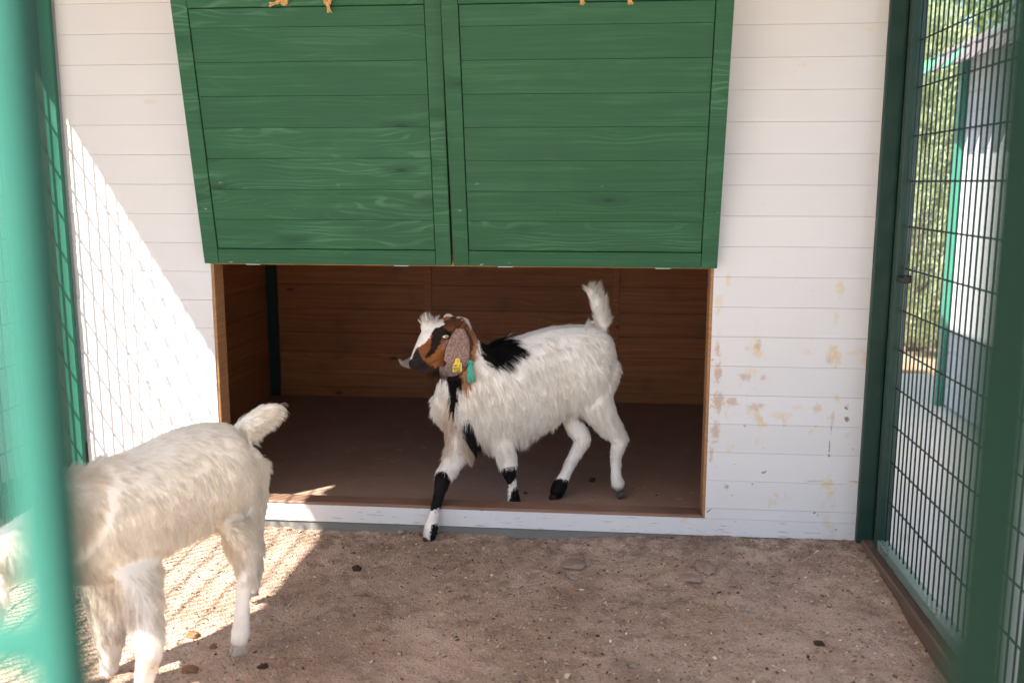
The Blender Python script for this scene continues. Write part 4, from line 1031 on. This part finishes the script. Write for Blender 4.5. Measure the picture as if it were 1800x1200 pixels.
# ---- the cream goat at the left, seen from behind its left side
H2 = unit(np.array([-0.67, -0.74, 0.0])); L2 = unit(np.array([0.74, -0.67, 0.0]))
mb = MB()
loft(mb, [px(u, (a+b)/2, Y, (b-a)/2, lw) for u, a, b, Y, lw in (
    (430, 780, 858, -0.87, 34), (408, 748, 905, -0.91, 58), (372, 740, 925, -0.97, 66), (325, 750, 942, -1.05, 70), (275, 774, 965, -1.14, 76), (225, 794, 998, -1.23, 78), (175, 810, 1020, -1.32, 68), (140, 824, 1010, -1.38, 50), (118, 860, 975, -1.42, 34))], L2, 20)
loft(mb, [px(150, 885, -1.37, 66, 46), px(95, 925, -1.46, 54, 40), px(30, 962, -1.54, 46, 36), px(-40, 1000, -1.60, 42, 36)], L2, 16)
loft(mb, [px(-45, 995, -1.61, 40, 40), px(-85, 1025, -1.66, 46, 42), px(-115, 1070, -1.70, 36, 32), px(-135, 1110, -1.72, 22, 24)], L2, 14)
for sgn in (-1, 1): loft(mb, [px(-65+sgn*30, 995, -1.62-sgn*0.05, 14, 8), px(-62+sgn*46, 1040, -1.64-sgn*0.06, 30, 7), px(-65+sgn*48, 1085, -1.64-sgn*0.06, 18, 6)], L2, 12)
loft(mb, [px(394, 842, -0.92, 70, 17), px(408, 905, -0.945, 44, 19), px(422, 952, -1.045, 27, 22), px(432, 992, -1.06, 18, 17), px(433, 1010, -1.068, 16, 15), px(427, 1045, -1.085, 13.5, 13.5), px(425, 1080, -1.105, 14, 14), px(423, 1108, -1.115, 17, 16), px(421, 1124, -1.12, 16, 15)], L2, 14)
loft(mb, [px(418, 840, -0.80, 58, 34), px(428, 900, -0.77, 40, 28), px(440, 945, -0.76, 22, 19), px(448, 980, -0.75, 14.5, 14), px(446, 1005, -0.74, 10.5, 10.5), px(444, 1022, -0.735, 12.5, 12), px(444, 1034, -0.73, 12, 12)], L2, 14)
loft(mb, [px(205, 890, -1.20, 70, 16), px(236, 985, -1.29, 48, 18), px(254, 1070, -1.40, 29, 20), px(262, 1142, -1.465, 24, 23), px(258, 1170, -1.47, 20, 20), px(251, 1215, -1.475, 16, 16), px(245, 1268, -1.485, 20, 20), px(240, 1292, -1.49, 21, 21)], L2, 14)
loft(mb, [px(172, 940, -1.26, 56, 26), px(185, 1030, -1.25, 38, 26), px(192, 1105, -1.25, 27, 24), px(194, 1150, -1.25, 19, 19), px(191, 1195, -1.25, 14.5, 14.5), px(188, 1232, -1.25, 18, 18)], L2, 14)
loft(mb, [px(415, 775, -0.86, 24, 20), px(440, 748, -0.85, 21, 16), px(465, 728, -0.83, 19, 13), px(484, 716, -0.815, 10, 8)], L2, 12)
def paint2(P):
    u, v = proj(P); k = lat_noise(P, 7, 2)[:, None]*0.5+0.5; k2 = lat_noise(P, 20, 4)[:, None]*0.5+0.5
    col = np.array([0.90, 0.865, 0.79])*(1-k*0.25)+np.array([0.86, 0.76, 0.62])*(k*0.25)
    fr = np.clip(np.maximum(1-np.hypot((u-340)/90, (v-985)/38), 1-np.hypot((u-405)/40, (v-940)/80)), 0, 1)[:, None]*0.45
    col = col*(1-fr)+np.array([0.70, 0.52, 0.27])*fr
    low = (np.clip((v-1010)/90, 0, 1)*np.clip(0.45+lat_noise(P, 30, 33), 0, 1))[:, None]*0.55; col = col*(1-low)+np.array([0.62, 0.50, 0.41])*low
    return np.clip(col*(0.97+0.05*k2), 0.02, 0.93)
base2 = (float(at(330, 1180, -1.1)[0]), -1.1, -0.045)
g2, co2 = goat_mesh('goat', mb, base2, 0.0075, 15, paint2, 'cream white goat seen from behind at the left, tail raised')
def comb2(P, n):
    u, v = proj(P); d = np.tile(-H2*0.38+np.array([0, 0, -1.0]), (len(P), 1))
    t = np.clip((n[:, 2]-0.15)/0.7, 0, 1)[:, None]; d = d*(1-t)+t*(-H2*0.9+np.array([0, 0, -0.4]))
    t = np.clip((v-900)/130, 0, 1)[:, None]; d = d*(1-t)+t*np.array([0.05, 0, -1.1])
    tail = (u > 432) & (v < 800); d[tail] = np.array([0.75, 0.1, 0.15])
    rump = (u > 428) & (v > 790) & (v < 960); d[rump] = np.array([0.25, 0, -1.0])
    return d
def len2(P, n):
    u, v = proj(P); N = len(P); L = np.full(N, 0.056); lift = np.full(N, R_(8)); droop = np.full(N, 0.2)
    t = np.clip((n[:, 2]-0.2)/0.7, 0, 1); L = L*(1-t)+0.036*t; droop = droop*(1-t)+0.1*t
    sh = (u < 175) & (v < 850); L[sh] = 0.050; lift[sh] = R_(22)
    belly = (n[:, 2] < -0.1) & (v > 900) & (v < 1020) & (u > 250); L[belly] = 0.052; lift[belly] = R_(18); droop[belly] = 0.6
    leg = v > 1015; L[leg] = 0.017; lift[leg] = R_(12)
    fl = (v > 950) & (v < 1115) & (u < 320); L[fl] = 0.056; lift[fl] = R_(7)
    rump = (u > 425) & (v > 790) & (v < 965); L[rump] = 0.040; lift[rump] = R_(22)
    tail = (u > 432) & (v < 800); L[tail] = 0.028; lift[tail] = R_(14); droop[tail] = 0.10
    tl = tail & (n[:, 2] < -0.1); L[tl] = 0.050; droop[tl] = 0.5
    return L, lift, droop
coat(g2, co2, 80000, comb2, len2, paint2, 9, 0.00062, 0.5, 0.4)
for (u, v, Y, s_, mt) in ((420, 1146, -1.125, 0.024, 'hoof_pale'), (443, 1046, -0.73, 0.022, 'hoof_pale'), (236, 1312, -1.485, 0.024, 'hoof_pale'), (184, 1254, -1.25, 0.022, 'hoof_pale')):
    hoof(g2, at(u, v, Y), H2, L2, s_, M[mt])
ye2 = at(-98, 1020, -1.70)
part_vf('eye', *ellipsoid(ye2, 0.012, 0.012, 0.009, H2, L2, np.array([0, 0, 1.0])), M['eye'], g2)

# ------------------------------------------------------------------ small things on the ground
def on_ground(u, v):
    P = atZ(u, v, -0.035)
    for _ in range(4): P = atZ(u, v, ground_h(P[0], P[1]))
    return P
def put(name, u, v, r, mat, label, cat, seed, group=None, floor=None, amp=0.35, fr=1.6):
    P = atZ(u, v, floor) if floor is not None else on_ground(u, v)
    o = blob(name, (P[0], P[1], P[2]+r[2]*0.55), r, mat, None, amp, seed, fr)
    tag(o, label, cat, group)
put('dung', 627, 1002, (0.018, 0.015, 0.014), M['dung'], 'dark dung lump on the dirt left of the stepping hoof', 'dung', 1)
put('dung', 1041, 846, (0.016, 0.014, 0.013), M['dung'], 'round dark dung lump on shed floor between the hind legs', 'dung', 2, floor=0.040)
put('dung', 340, 1118, (0.020, 0.016, 0.010), M['dung_pale'], 'larger brown dung lump on sunlit dirt behind the cream goat', 'dung', 3, amp=0.6)
put('dung', 375, 1138, (0.012, 0.011, 0.009), M['dung_pale'], 'small brown dung lump nearest the cream goat hind hoof', 'dung', 4, amp=0.6)
put('dung', 335, 1180, (0.026, 0.016, 0.012), M['dung_pale'], 'brown dung lump at the bottom edge in the sunlight', 'dung', 5, amp=0.6)
put('dung', 462, 1173, (0.017, 0.013, 0.009), M['dung'], 'dark dung lump in shade right of the cream goat hoof', 'dung', 6, amp=0.6)
put('clod', 1008, 994, (0.050, 0.040, 0.011), M['clod'], 'broad flat dirt clod in front of the sill', 'clod', 7, amp=0.25)
put('stone', 1009, 1018, (0.016, 0.014, 0.010), M['stone'], 'small grey stone just below the broad clod', 'stone', 8)
put('clod', 1240, 1000, (0.042, 0.055, 0.017), M['clod'], 'long ridged dirt clod below the right end of the sill', 'clod', 9, amp=0.5, fr=2.4)
put('clod', 1215, 1018, (0.055, 0.030, 0.012), M['clod'], 'low dirt clod left of the long ridged clod', 'clod', 10, amp=0.4)
put('stone', 1316, 1073, (0.016, 0.012, 0.008), M['stone'], 'small pale stone lying out on open dirt', 'stone', 11)
put('stone', 1440, 1132, (0.018, 0.014, 0.007), M['dung'], 'dark flat stone near the bottom right of the pen', 'stone', 12)
put('stone', 705, 936, (0.014, 0.012, 0.010), M['stone'], 'grey stone against the plinth left of the stepping hoof', 'stone', 13)
put('stone', 1655, 1112, (0.012, 0.010, 0.008), M['stone'], 'pale stone beside the timber kerb', 'stone', 14)

# chips, husks and straw trodden into the dirt
g = np.random.default_rng(3)
n = 46000
X = g.uniform(-2.25, 1.06, n); Y = g.uniform(-1.75, -0.03, n)
keep = (g.uniform(0, 1, n) < 0.30+0.7*np.clip(0.5+0.9*lat_noise(np.stack([X, Y, X*0], 1), 2.6, 5), 0, 1)*(0.45+0.55*np.exp((Y+0.0)/0.5)))
X, Y = X[keep], Y[keep]; n = len(X)
Zg = press(X, Y, np.array([ground_h(a, b) for a, b in zip(X, Y)]))
ang = g.uniform(0, 6.28, n); ln = g.lognormal(math.log(0.0046), 0.5, n); wd = ln*g.uniform(0.3, 0.7, n); tilt = g.uniform(-0.5, 0.5, n)
dx = np.stack([np.cos(ang)*np.cos(tilt), np.sin(ang)*np.cos(tilt), np.sin(tilt)], 1); dy = np.stack([-np.sin(ang), np.cos(ang), g.uniform(-0.5, 0.5, n)], 1)
c = np.stack([X, Y, Zg+0.0022], 1)
v = np.stack([c-dx*ln[:, None]/2-dy*wd[:, None]/2, c+dx*ln[:, None]/2-dy*wd[:, None]/2, c+dx*ln[:, None]/2+dy*wd[:, None]/2, c-dx*ln[:, None]/2+dy*wd[:, None]/2], 1).reshape(-1, 3)
o = mesh_obj('husk_litter', v, np.arange(n*4).reshape(-1, 4).tolist(), M['chip'])
pal = np.array([(0.62, 0.48, 0.34), (0.34, 0.23, 0.15), (0.12, 0.08, 0.055), (0.74, 0.64, 0.50), (0.20, 0.13, 0.09), (0.08, 0.055, 0.045)])
col = pal[g.choice(6, n, p=[.30, .22, .12, .14, .14, .08])]*g.uniform(0.8, 1.15, n)[:, None]
ca = o.data.attributes.new('tint', 'FLOAT_COLOR', 'FACE'); ca.data.foreach_set('color', np.concatenate([col, np.ones((n, 1))], 1).astype(np.float32).ravel())
tag(o, 'husks and chips trodden into the pen dirt', kind='stuff')
mbs = MB()
for k in range(130):
    x, y = g.uniform(-2.2, 1.05), -0.03-1.7*g.uniform(0, 1)**1.4; a = g.uniform(0, 6.28); l = g.lognormal(math.log(0.013), 0.5)
    z = ground_h(x, y)+0.003; p = np.array([x, y, z]); d = np.array([math.cos(a), math.sin(a), g.uniform(-0.08, 0.2)])*l
    mbs.tube([p, p+d*0.5+np.array([0, 0, 0.001]), p+d], 0.0008, 4)
for k in range(120):
    x, y = g.uniform(-2.0, 0.6), g.uniform(0.1, 1.9); a = g.uniform(0, 6.28); l = g.uniform(0.01, 0.03); p = np.array([x, y, 0.0415]); d = np.array([math.cos(a), math.sin(a), 0.02])*l
    mbs.tube([p, p+d], 0.0007, 4)
tag(mbs.build('straw_litter', M['straw']), 'scattered straw bits on the dirt and shed floor', kind='stuff')
mbp = MB()
for k in range(300):
    x, y = g.uniform(-2.2, 1.05), -0.03-1.7*g.uniform(0, 1)**1.2; r = g.lognormal(math.log(0.0028), 0.45); z = ground_h(x, y)
    if k % 3 == 0: x, y, z = g.uniform(-1.9, 0.4), g.uniform(0.1, 1.3), 0.040
    t = g.uniform(0, 6.28); v = []
    for w in range(6): v.append((x+r*g.uniform(.7, 1.2)*math.cos(t+w*1.047), y+r*g.uniform(.7, 1.2)*math.sin(t+w*1.047), z))
    v.append((x, y, z+r*g.uniform(.6, 1.1))); mbp.add(v, [(w, (w+1) % 6, 6) for w in range(6)])
tag(mbp.build('crumbs', M['dung']), 'dark crumbs and droppings scattered over the dirt', kind='stuff')
